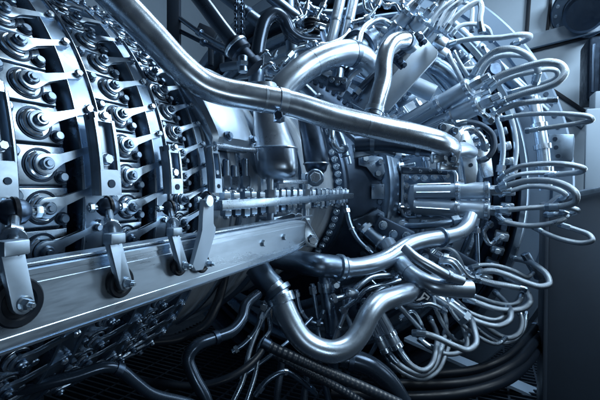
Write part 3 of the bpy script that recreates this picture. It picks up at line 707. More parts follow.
hose('braided hose sweeping wide over the slanted floor rail', [(412,333,2.5),(425,334,2.47),(438,338,2.45),(456,346.5,2.43),(468,350,2.43),(476,344,2.45),(474,328,2.55),(467,312,2.8),(455,300,3.1)], .028)
hose('second braided hose sagging under the wide sweeping one', [(418,338,2.6),(430,347,2.57),(444,353.5,2.55),(458,353,2.55),(467,345,2.58),(464,330,2.66),(457,314,2.9),(448,300,3.2)], .024)
hose('dark braided hose hanging straight down by the U elbow', [(281,352,2.2),(281,370,2.2),(278,388,2.18),(276,412,2.16)], .028, False, False, 'braiddark')
hose('dark braided hose hanging down beneath the U elbow bend', [(306,356,2.25),(308,374,2.24),(305,392,2.22),(303,412,2.2)], .03, False, False, 'braiddark')
hose('dark rubber-looking hose bowed inside the hole-punched casing rim', [(456,124,2.6),(468,122,2.58),(481,125,2.56),(492,134,2.55),(494,147,2.55),(487,158,2.57),(477,161,2.6)], .026, True, True, 'braiddark')
hose('slim braided hose bridging from upper twin tubes to casing', [(483,46,3.1),(488,60,3.08),(478,66,3.05),(463,68,3.0),(452,60,2.98)], .02)
hose('slim braided hose slanting behind the heat shield tip', [(447,52,2.85),(452,62,2.85),(458,73,2.86),(463,84,2.9)], .026)
hose('slim second braided hose slanting beside the heat shield tip', [(453,51,2.9),(458,60,2.9),(464,70,2.9),(469,80,2.94)], .022)

def comp(label, pts, du, dv, dd, r=.028):
    hose(label, [(u+du*(1+.25*math.sin(k*1.3)), v+dv*(1+.3*math.cos(k*1.7)), d+dd) for k,(u,v,d) in enumerate(pts)], r)
comp('paired braided hose running just inside the narrow arch', [(472,78,2.9),(476,70,2.86),(485,58,2.8),(497,50.5,2.74),(511,48.5,2.7),(524,53,2.68),(531,62,2.7),(532,74,2.76)], 3.5, 5, .06)
comp('paired braided hose nested just inside the largest loop', [(486,91,2.84),(499,81,2.78),(514,75,2.72),(531,70.5,2.66),(546,67.5,2.62),(555,69.5,2.6),(556,74,2.62),(545,80,2.68),(525,86,2.76),(507,92,2.84)], 1, 1.5, .08, .024)
comp('paired braided hose just below the level hose over the middle nozzle', [(499,184,3.0),(506,178,2.96),(520,173,2.9),(546,170.5,2.82),(560,172,2.8)], 0, 2, .08, .024)
comp('paired braided hose nested inside the loop beside the post top', [(500,194,3.02),(512,190,2.96),(528,186,2.9),(548,186,2.8),(562,190,2.74),(567,195,2.74),(560,200,2.8)], -1, 1, .08, .026)
comp('paired braided hose doubling the shallow bowl one', [(450,300,2.8),(463,309,2.76),(480,317,2.72),(496,320,2.7),(505,315,2.72),(506,307,2.8)], 0, 0, .05, .025)
comp('paired braided hose doubling the cup shaped one', [(466,293,2.9),(480,298,2.86),(495,303,2.82),(510,305,2.8),(519,302,2.82),(522,294,2.9)], 0, 0, .05, .024)
comp('paired thin hose hanging under the dipping one', [(470,322,2.95),(486,336,2.92),(502,343,2.9),(514,340,2.9),(524,328,2.95),(526,312,3.05)], 0, 0, 0, .022)
comp('paired thin hose under the lowest nozzle tubes', [(383,352,2.48),(391,363,2.46),(405,374,2.45),(422,379,2.45),(437,372,2.48),(446,354,2.56),(452,336,2.7)], 0, 0, 0, .022)
comp('thin hose fanning from the blunt pipe end towards the floor rail', [(446,298,2.62),(452,312,2.6),(464,326,2.6),(480,338,2.62),(496,344,2.66),(506,338,2.75)], 0, 0, 0, .02)
comp('thin hose fanning steeply beside the slim slanting tube', [(432,296,2.6),(437,312,2.58),(444,326,2.58),(452,338,2.62),(462,342,2.7),(470,334,2.82)], 0, 0, 0, .02)
comp('thin hose looping over the junction block behind stepped pipe', [(430,256,2.75),(440,248,2.78),(452,250,2.78),(460,260,2.8),(464,272,2.85)], 0, 0, 0, .02)
comp('thin hose leaving the short nozzle along the drooping hose', [(468,268,2.95),(482,265,2.92),(498,266,2.9),(514,271,2.88),(526,277,2.9),(534,272,3.0)], 0, 0, 0, .022)
comp('arched hose farther back behind the two highest ones', [(430,28,3.2),(438,14,3.15),(448,4,3.1),(460,-4,3.08)], 0, 0, 0, .026)
comp('low arched hose between union block and straight level hose', [(450,36,3.0),(460,26,2.98),(474,24,2.96),(488,29,2.95),(492,42,3.0)], 0, 0, 0, .024)

# ------------------------------------------------------------------ dark cables and pipes at the bottom
pipe('floor_cable', 'thick black cable curving up to the post, uppermost of the bundle', 'cable', .032, 'rubber', [(400,378,2.7),(440,374,2.75),(475,370,2.8),(505,358,2.88),(526,339,3.08),(538,323,3.4),(552,306,3.75)], [('cable_clip',.70,.715,1.15,'mid')], group='thick black cables on the floor')
pipe('floor_cable', 'thick black cable curving up to the post, middle of the bundle', 'cable', .036, 'rubber', [(380,384,2.55),(430,385,2.6),(475,381,2.65),(512,366,2.75),(531,346,3.0),(541,330,3.4),(556,312,3.75)], [('cable_clip',.70,.715,1.15,'mid')], group='thick black cables on the floor')
pipe('floor_cable', 'thick black cable curving up to the post, lowest of the bundle', 'cable', .034, 'rubber', [(330,392,2.4),(400,397,2.45),(460,394,2.5),(505,381,2.62),(530,360,2.9),(542,340,3.35),(558,320,3.75)], [('cable_clip',.70,.715,1.15,'mid')], group='thick black cables on the floor')
pipe('ribbed_hose', 'ribbed black hose slanting below the U-shaped elbow', 'hose', .026, 'corrug', [(262,342,1.95),(275,349,1.95),(300,360,1.95),(325,371,1.97),(360,386,2.0),(400,404,2.05)], [('end_band',0,.05,1.2,'dark')])
pipe('ribbed_hose', 'second ribbed black hose beneath the first slanting one', 'hose', .022, 'corrug', [(270,352,2.1),(290,362,2.1),(315,376,2.1),(345,392,2.12),(372,410,2.15)], [('end_band',0,.05,1.2,'dark')])
pipe('shadow_pipe', 'glossy dark pipe bending down from behind the U elbow', 'pipe', .058, 'gloss', [(340,358,2.2),(356,361,2.2),(372,368,2.2),(388,382,2.2),(402,404,2.2)], [('collar',.1,.16,1.1,'dark')])
pipe('looped_pipe', 'glossy black pipe bent twice beneath the long bar', 'pipe', .026, 'gloss', [(212,425,1.65),(205,398,1.65),(193,375,1.65),(188,358,1.66),(196,346,1.68),(215,338,1.74),(232,331,1.8),(242,319,1.86),(246,305,1.92),(258,294,2.0)], [('clamp_band',.55,.58,1.2,'dark')], 18)
pipe('looped_pipe', 'glossy black pipe running low from the lower frame edge', 'pipe', .019, 'gloss', [(-10,402,1.15),(40,385,1.2),(75,376,1.25),(105,367,1.3),(120,370,1.33),(135,382,1.36),(152,394,1.4),(190,404,1.5),(225,420,1.55)], [('clamp_band',.4,.43,1.2,'dark')], 18)
pipe('low_hose', 'black rubber hose lying across the dark bottom below the grating', 'hose', .018, 'rubber', [(120,378,1.7),(160,384,1.72),(200,386,1.75),(235,375,1.8),(258,356,1.9),(266,338,2.0),(270,305,2.15)])
pipe('low_hose', 'black rubber hose drooping under the vane column undersides', 'hose', .022, 'rubber', [(150,342,1.7),(180,338,1.75),(205,325,1.8),(216,306,1.86),(222,288,1.95),(228,262,2.0)])
pipe('capillary_tube', 'thin bright capillary tube rising beside the U elbow clamp', 'tube', .012, 'steel', [(232,404,1.8),(243,380,1.84),(250,350,1.9),(262,320,1.98),(272,304,2.02)])
pipe('capillary_tube', 'thin kinked capillary tube just outside the U elbow', 'tube', .011, 'steel', [(246,404,1.85),(256,372,1.9),(260,345,1.95),(270,330,2.0),(268,312,2.04)])
pipe('capillary_tube', 'thin capillary tube crossing low near the hanging hoses', 'tube', .011, 'mid', [(240,378,2.0),(262,362,2.05),(290,340,2.15),(312,318,2.3)])

# ------------------------------------------------------------------ pipes and wires at the top
pipe('strap_cable', 'broad dark cable slanting down from the frame top to the valve', 'cable', .05, 'gloss', [(190,-14,2.5),(205,5,2.5),(222,28,2.5),(238,48,2.5)], [('edge_wire',0,1,.3,'steel')])
t = thing('dark_valve', 'squat black valve body where the slanted dark cable ends', 'valve', P(242,52,2.5))
mb = MB(); a, b = P(232,42,2.5), P(255,68,2.5); z = (b-a).normalized(); ln = (b-a).length
mb.lathe([(0,0),(.06,0),(.075,.02),(.075,ln*.4),(.055,ln*.45),(.055,ln*.8),(.07,ln*.82),(.07,ln),(0,ln)], 24, frame(a,z)); mb.obj('valve_body','black',t)
mb = MB(); mb.ring(.07,.083,.02,24,frame(a+z*ln*.12,z)); mb.obj('valve_band','steel',t)
mb = MB(); mb.cyl(.03,.1,14,frame(P(243,56,2.44),-UP)); mb.hexn(.04,.03,frame(P(243,62,2.44),-UP)); mb.obj('drain_plug','mid',t)
pipe('back_pipe', 'blue grey pipe passing high behind the twin hanging chains', 'pipe', .05, 'mid', [(222,-6,3.3),(243,10,3.3),(262,24,3.3)], [('collar',.6,.7,1.15,'dark')])
pipe('back_pipe', 'pale slanted pipe above the hooked hose', 'pipe', .05, 'mid', [(270,-4,3.4),(290,12,3.4),(312,28,3.4),(330,44,3.4)], [('collar',.5,.56,1.15,'steel')])
pipe('back_pipe', 'wide upright grey pipe behind the hooked hose', 'pipe', .055, 'mid', [(288,-6,3.6),(289,20,3.6),(292,55,3.6),(284,80,3.5)], [('collar',.45,.5,1.15,'dark')])
pipe('back_pipe', 'thin long pipe slanting across the far wall', 'pipe', .02, 'mid', [(178,17,3.4),(196,30,3.3),(215,42,3.2),(232,50,3.1)], [('collar',.4,.46,1.6,'mid')])
pipe('back_pipe', 'second thin pipe below the long one on the far wall', 'pipe', .018, 'dark', [(178,30,3.4),(198,40,3.35),(222,52,3.25),(236,60,3.2)], [('collar',.4,.46,1.6,'mid')])
pipe('cross_tube', 'bright tube leaning behind the topmost fuel nozzle', 'tube', .035, 'satin', [(392,24,3.4),(404,12,3.35),(424,-6,3.3)], [('collar',.4,.5,1.2,'polish')])
pipe('cross_tube', 'short bright tube between the upright pair and swan neck', 'tube', .03, 'satin', [(384,30,3.2),(392,34,3.1),(400,39,3.0)], [('collar',.3,.5,1.3,'polish')])
pipe('cross_tube', 'thin bent tube curling round the dull collar pipe', 'tube', .024, 'steel', [(358,46,2.75),(361,34,2.8),(369,24,2.9),(382,20,3.0),(396,28,3.05)], [('lock_nut',.9,.97,1.6,'polish')])
pipe('cross_tube', 'dark bar-like tube lying level behind the swan neck', 'tube', .035, 'dark', [(358,22,3.5),(380,18,3.5),(402,15,3.5)], [('collar',.3,.36,1.3,'mid')])
for k, (lab, pts, rr, mt) in enumerate([
    ('thin wire with bright crimps descending from the top behind the hook', [(295,-5,3.0),(299,8,3.0),(302,16,2.98),(296,21,2.96)], .012, 'polish'),
    ('thin wire with bright crimps bending beside the dark coil', [(309,-5,3.0),(307,6,3.0),(304,16,3.0),(292,22,2.97)], .014, 'polish'),
    ('thin wire running down close to the upright tube pair', [(328,-5,2.9),(322,8,2.9),(316,19,2.9),(314,25,2.9)], .014, 'polish'),
    ('thin wire curling low above the elbow pipe', [(326,26,2.85),(318,24,2.85),(311,30,2.85),(300,33,2.85)], .011, 'steel'),
    ('thin wire slanting across the wire cluster', [(309,4,3.1),(319,13,3.1),(328,20,3.1)], .012, 'mid'),
    ('small bright wire joining the hook hose end to the elbow', [(300,45,2.8),(308,44,2.78),(313,42,2.76),(317,47,2.74)], .013, 'polish'),
    ('looped bright wire beside the topmost nozzle', [(363,-4,3.1),(366,10,3.1),(374,14,3.1),(370,2,3.1),(380,-4,3.1)], .012, 'steel'),
    ('bright wire snaking from the topmost nozzle to the frame edge', [(377,-5,3.0),(386,6,3.0),(395,4,3.0),(401,12,3.0),(408,6,3.0)], .012, 'polish'),
    ('bright wire curving beneath the upright pair collar', [(352,22,2.95),(360,20,2.95),(368,17,2.95),(376,8,2.95),(382,-4,2.95)], .012, 'steel'),
    ('short bright wire crossing towards the arched hoses', [(404,-5,2.95),(402,6,2.95),(407,16,2.95)], .012, 'polish'),
    ('thin wire below the dark valve body', [(258,58,2.7),(266,52,2.7),(272,58,2.7),(277,50,2.7)], .010, 'steel'),
    ('thin wire curled near the elbow root flange', [(262,68,2.65),(270,64,2.65),(276,70,2.65),(283,62,2.65)], .010, 'polish')]):
    pipe('connector_wire', lab, 'wire', rr, 'steel', pts, [('crimp',.30,.42,1.9,mt),('crimp',.74,.86,1.9,mt)], 10, 'thin connector wires at the top')
# hanging chains
for lab, u in (('hanging link chain nearer the slanted dark cable', 236.5),('hanging link chain nearer the hooked dark hose', 242.5)):
    t = thing('hanging_chain', lab, 'chain', P(u,-6,2.9), 'pair of hanging chains')
    for k in range(13):
        c = P(u, -6+k*3.7, 2.9); ax = RIGHT if k%2 else FWD
        q = [c + ax*.014*math.cos(a)*1.0 + UP*.021*math.sin(a) for a in [2*PI*i/12 for i in range(13)]]
        mb = MB(); mb.tube(q, .006, 6, False); mb.obj('chain_link', 'dark', t)
# coil
pts = []
for i in range(60):
    a = 2*PI*i/14; pts.append(P(312,26,2.9)+RIGHT*.05*math.cos(a)+FWD*.05*math.sin(a)+UP*(.05-.0017*i))
mb = MB(); mb.tube(pts,.011,8); tag(mb.obj('coiled_cable','rubber'), 'dark coiled cable tucked above the elbow pipe', 'cable')

# ------------------------------------------------------------------ brackets and small blocks in the gaps
def block(name, label, cat, u, v, d, size, mat, rot=0, bolts=2, bm='steel', group=None):
    c = P(u, v, d); t = thing(name, label, cat, c, group)
    x = RIGHT*math.cos(R_(rot))+UP*math.sin(R_(rot))
    mb = MB(); mb.box(size, frame(c, -FWD, x), min(size)*.16); mb.obj('block_body', mat, t)
    y = (-FWD).cross(x)
    for k in range(bolts):
        q = c - FWD*(size[2]/2) + x*size[0]*(-.32+.64*k/max(1,bolts-1)) + y*size[1]*.1*(-1)**k
        mb = MB(); mb.cyl(min(size[:2])*.22,.006,14,frame(q,-FWD)); mb.hexn(min(size[:2])*.17,.026,frame(q-FWD*.006,-FWD)); mb.obj('block_bolt', bm, t)
    return t
BG = 'small bolted brackets and junctions'
block('junction_block', 'grey junction block between stepped pipe and blunt pipe', 'junction block', 430,262,2.75,(.20,.12,.09),'dark',-28,3,group=BG)
block('junction_block', 'small bright junction below the pipe flange lobes', 'junction block', 447,164,2.1,(.10,.07,.06),'polish',0,2,group=BG)
block('junction_block', 'small bright union block at the heat shield tip', 'junction block', 440,42,2.75,(.09,.07,.07),'polish',-30,1,group=BG)
block('junction_block', 'bright union block just under the heat shield tip', 'junction block', 442,52,2.8,(.08,.06,.06),'satin',-30,1,group=BG)
block('junction_block', 'dark bracket behind the upper twin tubes by the swan neck', 'bracket', 404,98,3.1,(.16,.10,.06),'mid',30,3,group=BG)
block('junction_block', 'bolted clip bar beneath the dark pipe near the nozzle plate', 'bracket', 424,171,2.9,(.33,.05,.05),'dark',-2,4,group=BG)
block('junction_block', 'dark bracket fingers at the start of the shaded pipe', 'bracket', 362,150,2.6,(.13,.09,.05),'mid',10,2,group=BG)
block('junction_block', 'square valve flange above the elbow pipe shadow', 'valve flange', 337,84,2.7,(.13,.08,.09),'dark',-8,3,group=BG)
block('junction_block', 'dark junction box behind the lower hose loops', 'junction box', 458,262,3.4,(.3,.16,.12),'dark',-30,2,group=BG)
block('junction_block', 'narrow bracket holding the drooping hose end', 'bracket', 532,266,3.0,(.05,.22,.06),'mid',30,2,group=BG)
block('junction_block', 'small clamp on the feeder tubes beneath the stepped pipe', 'clamp', 352,293,2.33,(.07,.05,.05),'steel',-20,1,group=BG)
block('junction_block', 'bright small union by the shaded pipe and flange', 'junction block', 437,158,2.05,(.06,.05,.05),'steel',10,1,group=BG)
block('junction_block', 'dark instrument box among pipes under the nozzle plate', 'instrument box', 392,232,3.0,(.30,.15,.12),'dark',-25,3,group=BG)
block('junction_block', 'dark bracket under the U elbow outlet', 'bracket', 356,300,2.55,(.14,.20,.08),'dark',15,2,group=BG)
# valve stem above the elbow
pipe('stem_pipe', 'short upright stem on the square valve flange', 'valve stem', .04, 'mid', [(338,62,2.72),(338,72,2.71),(337,80,2.7)], [('collar',.2,.4,1.3,'dark')])
# slim tubes and fittings between the lower pipes
for lab, pts, r, mt in [
    ('slim tube crossing behind the lowest nozzle tubes', [(400,320,2.7),(412,312,2.7),(420,322,2.68),(424,338,2.66)], .016, 'steel'),
    ('slim tube slanting towards the lowest loops', [(395,302,2.6),(410,318,2.6),(424,334,2.6)], .018, 'satin'),
    ('slim tube slanting under the blunt pipe end', [(428,292,2.65),(450,306,2.62),(468,320,2.6)], .03, 'satin'),
    ('slim tube bent above the blunt pipe', [(438,262,2.72),(450,262,2.7),(458,270,2.7),(462,280,2.7)], .02, 'steel'),
    ('slim tube hooked above the drooping hose', [(441,256,2.8),(455,261,2.78),(468,276,2.78),(480,280,2.8)], .018, 'polish'),
    ('slim tube running down behind the hose ends', [(476,226,3.4),(477,250,3.4),(478,275,3.4)], .02, 'mid'),
    ('slim tube under the middle nozzle plate', [(398,226,3.1),(420,226,3.0),(440,224,2.95),(462,220,2.95)], .025, 'mid'),
    ('slim tube left of the drop pipe', [(312,284,2.4),(316,310,2.4),(318,334,2.4),(310,352,2.4)], .014, 'mid'),
    ('slim tube twisting beside the drop pipe', [(344,286,2.6),(346,310,2.55),(352,332,2.5),(352,356,2.5)], .016, 'steel'),
    ('slim tube at the lower middle dark gap', [(356,372,2.6),(372,352,2.6),(380,336,2.6)], .014, 'mid'),
    ('slim tube descending across the cable bundle', [(322,374,2.3),(326,390,2.3),(330,408,2.3)], .02, 'mid'),
    ('slim tube behind the U elbow bottom', [(345,356,2.5),(348,380,2.5),(352,408,2.5)], .018, 'mid'),
    ('slim tube bowed between upper twin tubes and pipe flange', [(452,116,2.7),(465,108,2.7),(480,112,2.75),(492,122,2.8)], .022, 'steel'),
    ('slim curved tube behind the flange lobes', [(455,135,2.4),(466,128,2.5),(480,135,2.6),(486,150,2.7)], .018, 'polish'),
    ('slim tube rising along the casing rim to the loops', [(500,175,3.4),(503,150,3.4),(500,128,3.4),(492,108,3.4)], .022, 'steel'),
    ('slim tube following the inner turbine ring', [(512,176,3.6),(516,150,3.6),(513,126,3.6),(506,104,3.6)], .024, 'satin'),
    ('slim tube looped near the middle nozzle ends', [(492,222,3.1),(484,232,3.1),(490,244,3.1),(500,238,3.1)], .018, 'polish'),
    ('slim tube reaching up behind the dark pipe', [(345,112,2.7),(352,124,2.7),(360,134,2.6),(358,146,2.55)], .014, 'steel'),
    ]:
    lab = lab.replace('left of', 'beside')
    pipe('slim_tube', lab, 'tube', r, mt, pts, [('fitting',.04,.14,1.7,'polish'),('fitting',.84,.95,1.7,'steel')], 12, 'slim tubes threaded between the pipes')

def manifold(label, Y, R, r, a0, a1, mat, step=9):
    path = [E(Y,R,a0+(a1-a0)*i/70) for i in range(71)]
    t = thing('ring_manifold', label, 'manifold', path[0], 'curved manifold tubes ringing the engine')
    mb = MB(); mb.tube(path, r, 14); mb.obj('manifold_tube', mat, t)
    n = int((a1-a0)/step)
    for k in range(1, n):
        f = k/n; sp = sub(path, f, f+.012); mb = MB(); mb.tube([sp[0],sp[-1]], r*1.6, 6 if k%2 else 16); mb.obj('manifold_joint', 'polish' if k%3 else 'steel', t)
manifold('curved bright manifold tube hugging the combustor just behind the nozzle plates', 4.02, 1.52, .03, -60, 75, 'satin')
manifold('curved thin manifold tube running behind the twin nozzle tubes', 3.92, 1.66, .02, -60, 75, 'steel', 7)
manifold('curved dark manifold tube farthest out behind the hose fittings', 4.02, 1.78, .035, -55, 70, 'mid', 11)
manifold('curved dark manifold tube over the smooth casing behind the bleed ducts', 2.62, 1.16, .035, 14, 95, 'mid', 12)
manifold('curved thin bright manifold tube over the smooth casing near the ring', 2.82, 1.12, .016, 12, 95, 'steel', 8)
for k in range(26):
    ps = -42+k*4.3; Y = 3.46+.16*(k%4); c = E(Y,1.345,ps); z = c-Vector((AX,Y,AZ))
    mb = MB(); mb.cyl(.05,.02,16,frame(c,z)); mb.hexn(.035,.05+.03*(k%3),frame(c,z)); mb.cyl(.016,.14+.05*(k%2),12,frame(c,z)); mb.obj('sensor_boss', ('steel','mid','polish')[k%3], comb)
for k in range(34):
    ps = -45+k*3.6; Y = 3.33; c = E(Y,1.30,ps)
    mb = MB(); mb.hexn(.024,.04,frame(E(3.235,1.235,ps),(0,-1,0))); mb.obj('rim_bolt','mid',flare)
RG = 'dark slanting rods behind the hose loops'
for lab, a, b, r, mt in (('outermost dark slanting rod under the straight level hose', (440,14,3.9),(545,112,3.75),.065,'mid'),
                     ('middle dark slanting rod under the straight level hose', (436,30,3.85),(520,112,3.7),.06,'dark'),
                     ('innermost dark slanting rod beside the shadowed blunt pipe', (440,48,3.8),(500,112,3.7),.05,'dark')):
    pipe('slanting_rod', lab, 'rod', r, mt, [a, tuple((x+y)/2 for x,y in zip(a,b)), b], [('collar',.35,.4,1.12,'mid'),('collar',.62,.65,1.12,'steel')], 18, RG)
t = thing('valve_block', 'squat dark actuator block between the arch hose and largest loop', 'actuator', P(492,71,3.2))
mb = MB(); mb.box((.16,.12,.1), frame(P(492,71,3.2),-FWD,RIGHT+UP*.6), .02); mb.obj('block_body','black',t)
mb = MB(); mb.cyl(.05,.06,18,frame(P(492,71,3.15),-FWD)); mb.obj('block_cap','dark',t)
for lab, pts, r, mt, seg in [
    ('stout grey tube crossing behind the upright tube pair', [(300,6,3.5),(330,14,3.45),(360,8,3.4),(384,-4,3.35)], .04, 'mid', 16),
    ('stout dark tube dropping behind the elbow pipe crown', [(318,26,3.3),(322,44,3.25),(334,60,3.2),(352,74,3.1)], .045, 'dark', 16),
    ('stout satin tube rising right of the topmost nozzle', [(412,40,3.5),(424,26,3.45),(438,8,3.4),(446,-8,3.35)], .045, 'satin', 16),
    ('stout satin tube paired with the rising one', [(424,46,3.55),(436,32,3.5),(449,14,3.45),(458,-6,3.4)], .045, 'satin', 16),
    ('thin grey tube arching from the hook hose over the elbow', [(284,62,2.75),(296,50,2.78),(312,46,2.8),(330,44,2.84),(346,36,2.9),(352,22,3.0)], .018, 'steel', 12),
    ('thin bright tube diving behind the swan neck', [(366,16,3.1),(374,30,3.0),(376,48,2.9),(368,64,2.8),(352,76,2.8),(340,96,2.8)], .018, 'satin', 12),
    ('thin dark tube following the heat shield edge', [(352,98,2.7),(366,82,2.7),(384,66,2.7),(404,50,2.65),(418,36,2.65)], .02, 'dark', 12),
    ('thin tube bent above the dark pipe under the long pipe', [(326,132,2.5),(338,128,2.5),(350,136,2.48),(366,150,2.45),(384,152,2.45),(404,156,2.5)], .018, 'mid', 12),
    ('thin bright tube hooked by the narrow bleed duct', [(322,118,2.4),(331,128,2.36),(332,142,2.34),(338,150,2.4),(346,148,2.5)], .02, 'steel', 12),
    ('thin tube down past the bracket pads to the stepped pipe', [(346,206,3.0),(350,224,2.95),(358,240,2.9),(372,254,2.85)], .018, 'mid', 12),
    ('stout dark tube slanting beneath the lower bracket pad', [(362,228,3.0),(376,240,2.95),(390,252,2.9),(402,266,2.85)], .055, 'mid', 16),
    ('thin bundle tube rising beside the drop pipe, bright one', [(330,352,2.4),(338,330,2.4),(346,310,2.42),(350,296,2.45)], .014, 'satin', 10),
    ('thin bundle tube rising beside the drop pipe, dull one', [(318,372,2.35),(322,350,2.35),(318,330,2.38),(324,310,2.4)], .014, 'mid', 10),
    ('thin tube kinked between stepped pipe and U elbow', [(360,312,2.45),(372,296,2.45),(384,288,2.48),(396,290,2.5)], .015, 'satin', 10),
    ('thin tube bridging beneath the blunt pipe middle', [(400,300,2.5),(414,306,2.5),(430,304,2.52),(446,312,2.55)], .016, 'steel', 10),
    ('thin tube running up the dark gap beside the bar end', [(296,290,2.3),(300,310,2.3),(310,322,2.32),(322,324,2.35)], .014, 'mid', 10),
    ('thin tube above the looped black pipe near U elbow', [(232,352,1.9),(244,344,1.92),(256,330,1.95),(262,312,1.98)], .013, 'mid', 10),
    ('thin tube low beside the hanging dark hoses', [(255,396,2.0),(268,380,2.02),(284,372,2.05),(300,380,2.1),(316,394,2.15)], .014, 'mid', 10),
    ]:
    lab = lab.replace(' right of', ' beyond')
    pipe('service_tube', lab, 'tube', r, mt, pts, [('fitting',.06,.13,1.45,'steel'),('collar',.42,.46,1.25,'polish'),('fitting',.86,.94,1.45,'mid')], seg, 'service tubes filling gaps between the large pipes')
for k, (Y, ps, h) in enumerate([(1.37,7,.09),(1.43,7.4,.12),(1.49,7.2,.10),(1.58,7.6,.13)]):
    c = E(Y,.96,ps-4); mb = MB(); mb.cyl(.022,.012,16,frame(c+Vector((.03,0,-.03)),(0,0,1))); mb.hexn(.026,.05,frame(c+Vector((.03,0,-.02)),(0,0,1))); mb.cyl(.016,h,14,frame(c+Vector((.03,0,-.02)),(0,0,1)),.3); mb.obj('casing_stud','mid',aft)
mb = MB(); arcbox(mb,1.36,1.49,.95,.976,6,15,10); mb.obj('casing_patch','mid',aft)
mb = MB(); arcbox(mb,1.555,1.585,.95,.979,-60,100,80); mb.obj('casing_strap','steel',aft)
mb = MB(); arcbox(mb,1.90,1.93,.95,.985,-60,100,80); arcbox(mb,2.25,2.27,.95,.975,-60,100,80); mb.obj('casing_strap','mid',aft)
# casing rim with holes near the pipe flange
t = thing('perforated_plate', 'pale hole-punched rim plate behind the pipe flange', 'plate', P(470,150,2.9))
ot = [(457,134),(466,128),(473,140),(477,154),(478,170),(476,182),(466,184),(464,168),(461,152)]
mb = MB(); mb.prism([P(u,v,2.75) for u,v in ot], FWD*.03, .005); mb.obj('rim_plate', 'satin', t)
for u, v in ((464,142),(468,153),(471,165)):
    mb = MB(); mb.cyl(.013,.004,14,frame(P(u,v,2.748),-FWD)); mb.obj('rim_hole', 'black', t)
t = thing('rib_panel', 'bright ribbed panel framed by the bowed dark hose', 'plate', P(482,145,3.0))
mb = MB(); mb.prism([P(u,v,3.05) for u,v in ((466,127),(473,125),(490,146),(494,176),(484,178),(478,156))], FWD*.03, .006); mb.obj('panel_plate', 'polish', t)
for k in range(3):
    a, b = P(470+k*4,132+k*7,3.03), P(481+k*4,128+k*9,3.03); mb = MB(); mb.tube([a,b],.016,8); mb.obj('panel_rib','mid',t)
t = thing('hole_strip', 'curved pale strip with dark slots on the turbine casing', 'plate', PY(507,140,4.05))
mb = MB(); arcbox(mb, 4.0, 4.03, 1.80, 1.93, 1, 17, 20); mb.obj('strip_plate', 'polish', t)
for ps in (6,8.5,12):
    c = E(3.9985,1.87,ps); mb = MB(); mb.box((.05,.06,.004), frame(c,(0,-1,0),(1,0,.1)),.001); mb.obj('strip_slot','black',t)

# white arrow tag on the lower pipe
t = thing('arrow_tag', 'small white looped arrow mark on dark tag by U elbow outlet', 'tag', P(424,297,2.26))
for pts in (((416.5,300.6),(419,298.6),(423.5,297),(425.5,298),(420,300.4)), ((420.5,298),(424.2,292.2),(425.4,292.8),(422.3,297.6)), ((424.2,292.2),(430,297),(429,298.4),(424.6,294)), ((430,297),(427.6,300.2),(425.6,299.4),(428.6,297.2))):
    mb = MB(); mb.prism([P(u,v,2.255) for u,v in pts], FWD*.005); mb.obj('tag_mark', 'white', t)
mb = MB(); mb.prism([P(u,v,2.26) for u,v in ((414.5,301.2),(423,291),(426,291),(431.5,297),(428,301.6),(418,302))], FWD*.006); mb.obj('tag_plate', 'black', t)

# ------------------------------------------------------------------ underside clutter: rods with fittings under the bar
# (the lower vane levers do this on their own)

# ------------------------------------------------------------------ enclosure
def slab(name, label, cat, pts, vec, mat, kind=None, bev=0.0):
    mb = MB(); mb.prism(pts, vec, bev); o = mb.obj(name, mat); return tag(o, label, cat, None, kind)
wl = thing('enclosure_wall', 'blue grey painted enclosure wall with seams behind the hoses', 'wall', (2,7,0))
mb = MB(); mb.box((16,.1,8), Matrix.Translation((0,7.06,1))); mb.obj('wall_sheet', 'wall', wl)
def strip(a, b, Y, w, th, mat, name):
    A, B = PY(*a, Y), PY(*b, Y); d = (B-A); mb = MB(); mb.box((d.length, w, th), frame((A+B)/2, (0,-1,0), d), .008); mb.obj(name, mat, wl)
mb = MB(); mb.box((9,.1,4), Matrix.Translation((2,6.93,-2.1))); mb.obj('wall_lower_dark', 'walldark', wl)  # sheet that makes the lower part of the wall darker
strip((494,52),(640,14), 6.94, .20, .12, 'pale', 'wall_ledge')
strip((494,60),(640,24), 6.985, .05, .03, 'walldark', 'wall_seam')
strip((530,-10),(526,44), 6.985, .05, .03, 'walldark', 'wall_seam')
strip((552,-10),(547,34), 6.985, .04, .03, 'walldark', 'wall_seam')
strip((516,66),(600,122), 6.985, .06, .03, 'walldark', 'wall_seam')
strip((508,72),(585,124), 6.95, .14, .1, 'wall', 'wall_rib')
lw = thing('side_wall', 'dim blue wall with pipe brackets beyond the vane columns', 'wall', (-4,6,1))
mb = MB(); mb.box((.1,14,8), Matrix.Translation((-5.4,4,1))); mb.obj('wall_sheet', 'wall', lw)
def strip2(a, b, d, w, mat, name):
    A, B = P(*a, d), P(*b, d); q = B-A; mb = MB(); mb.box((q.length, w, .06), frame((A+B)/2, -FWD, q), .01); mb.obj(name, mat, lw)
strip2((174,-10),(174,60), 3.4, .11, 'walldark', 'wall_post')
strip2((198,28),(216,36), 3.9, .10, 'walldark', 'bracket_arm')
strip2((211,38),(211,66), 3.9, .05, 'walldark', 'bracket_arm')
strip2((222,42),(223,70), 3.9, .03, 'walldark', 'bracket_arm')
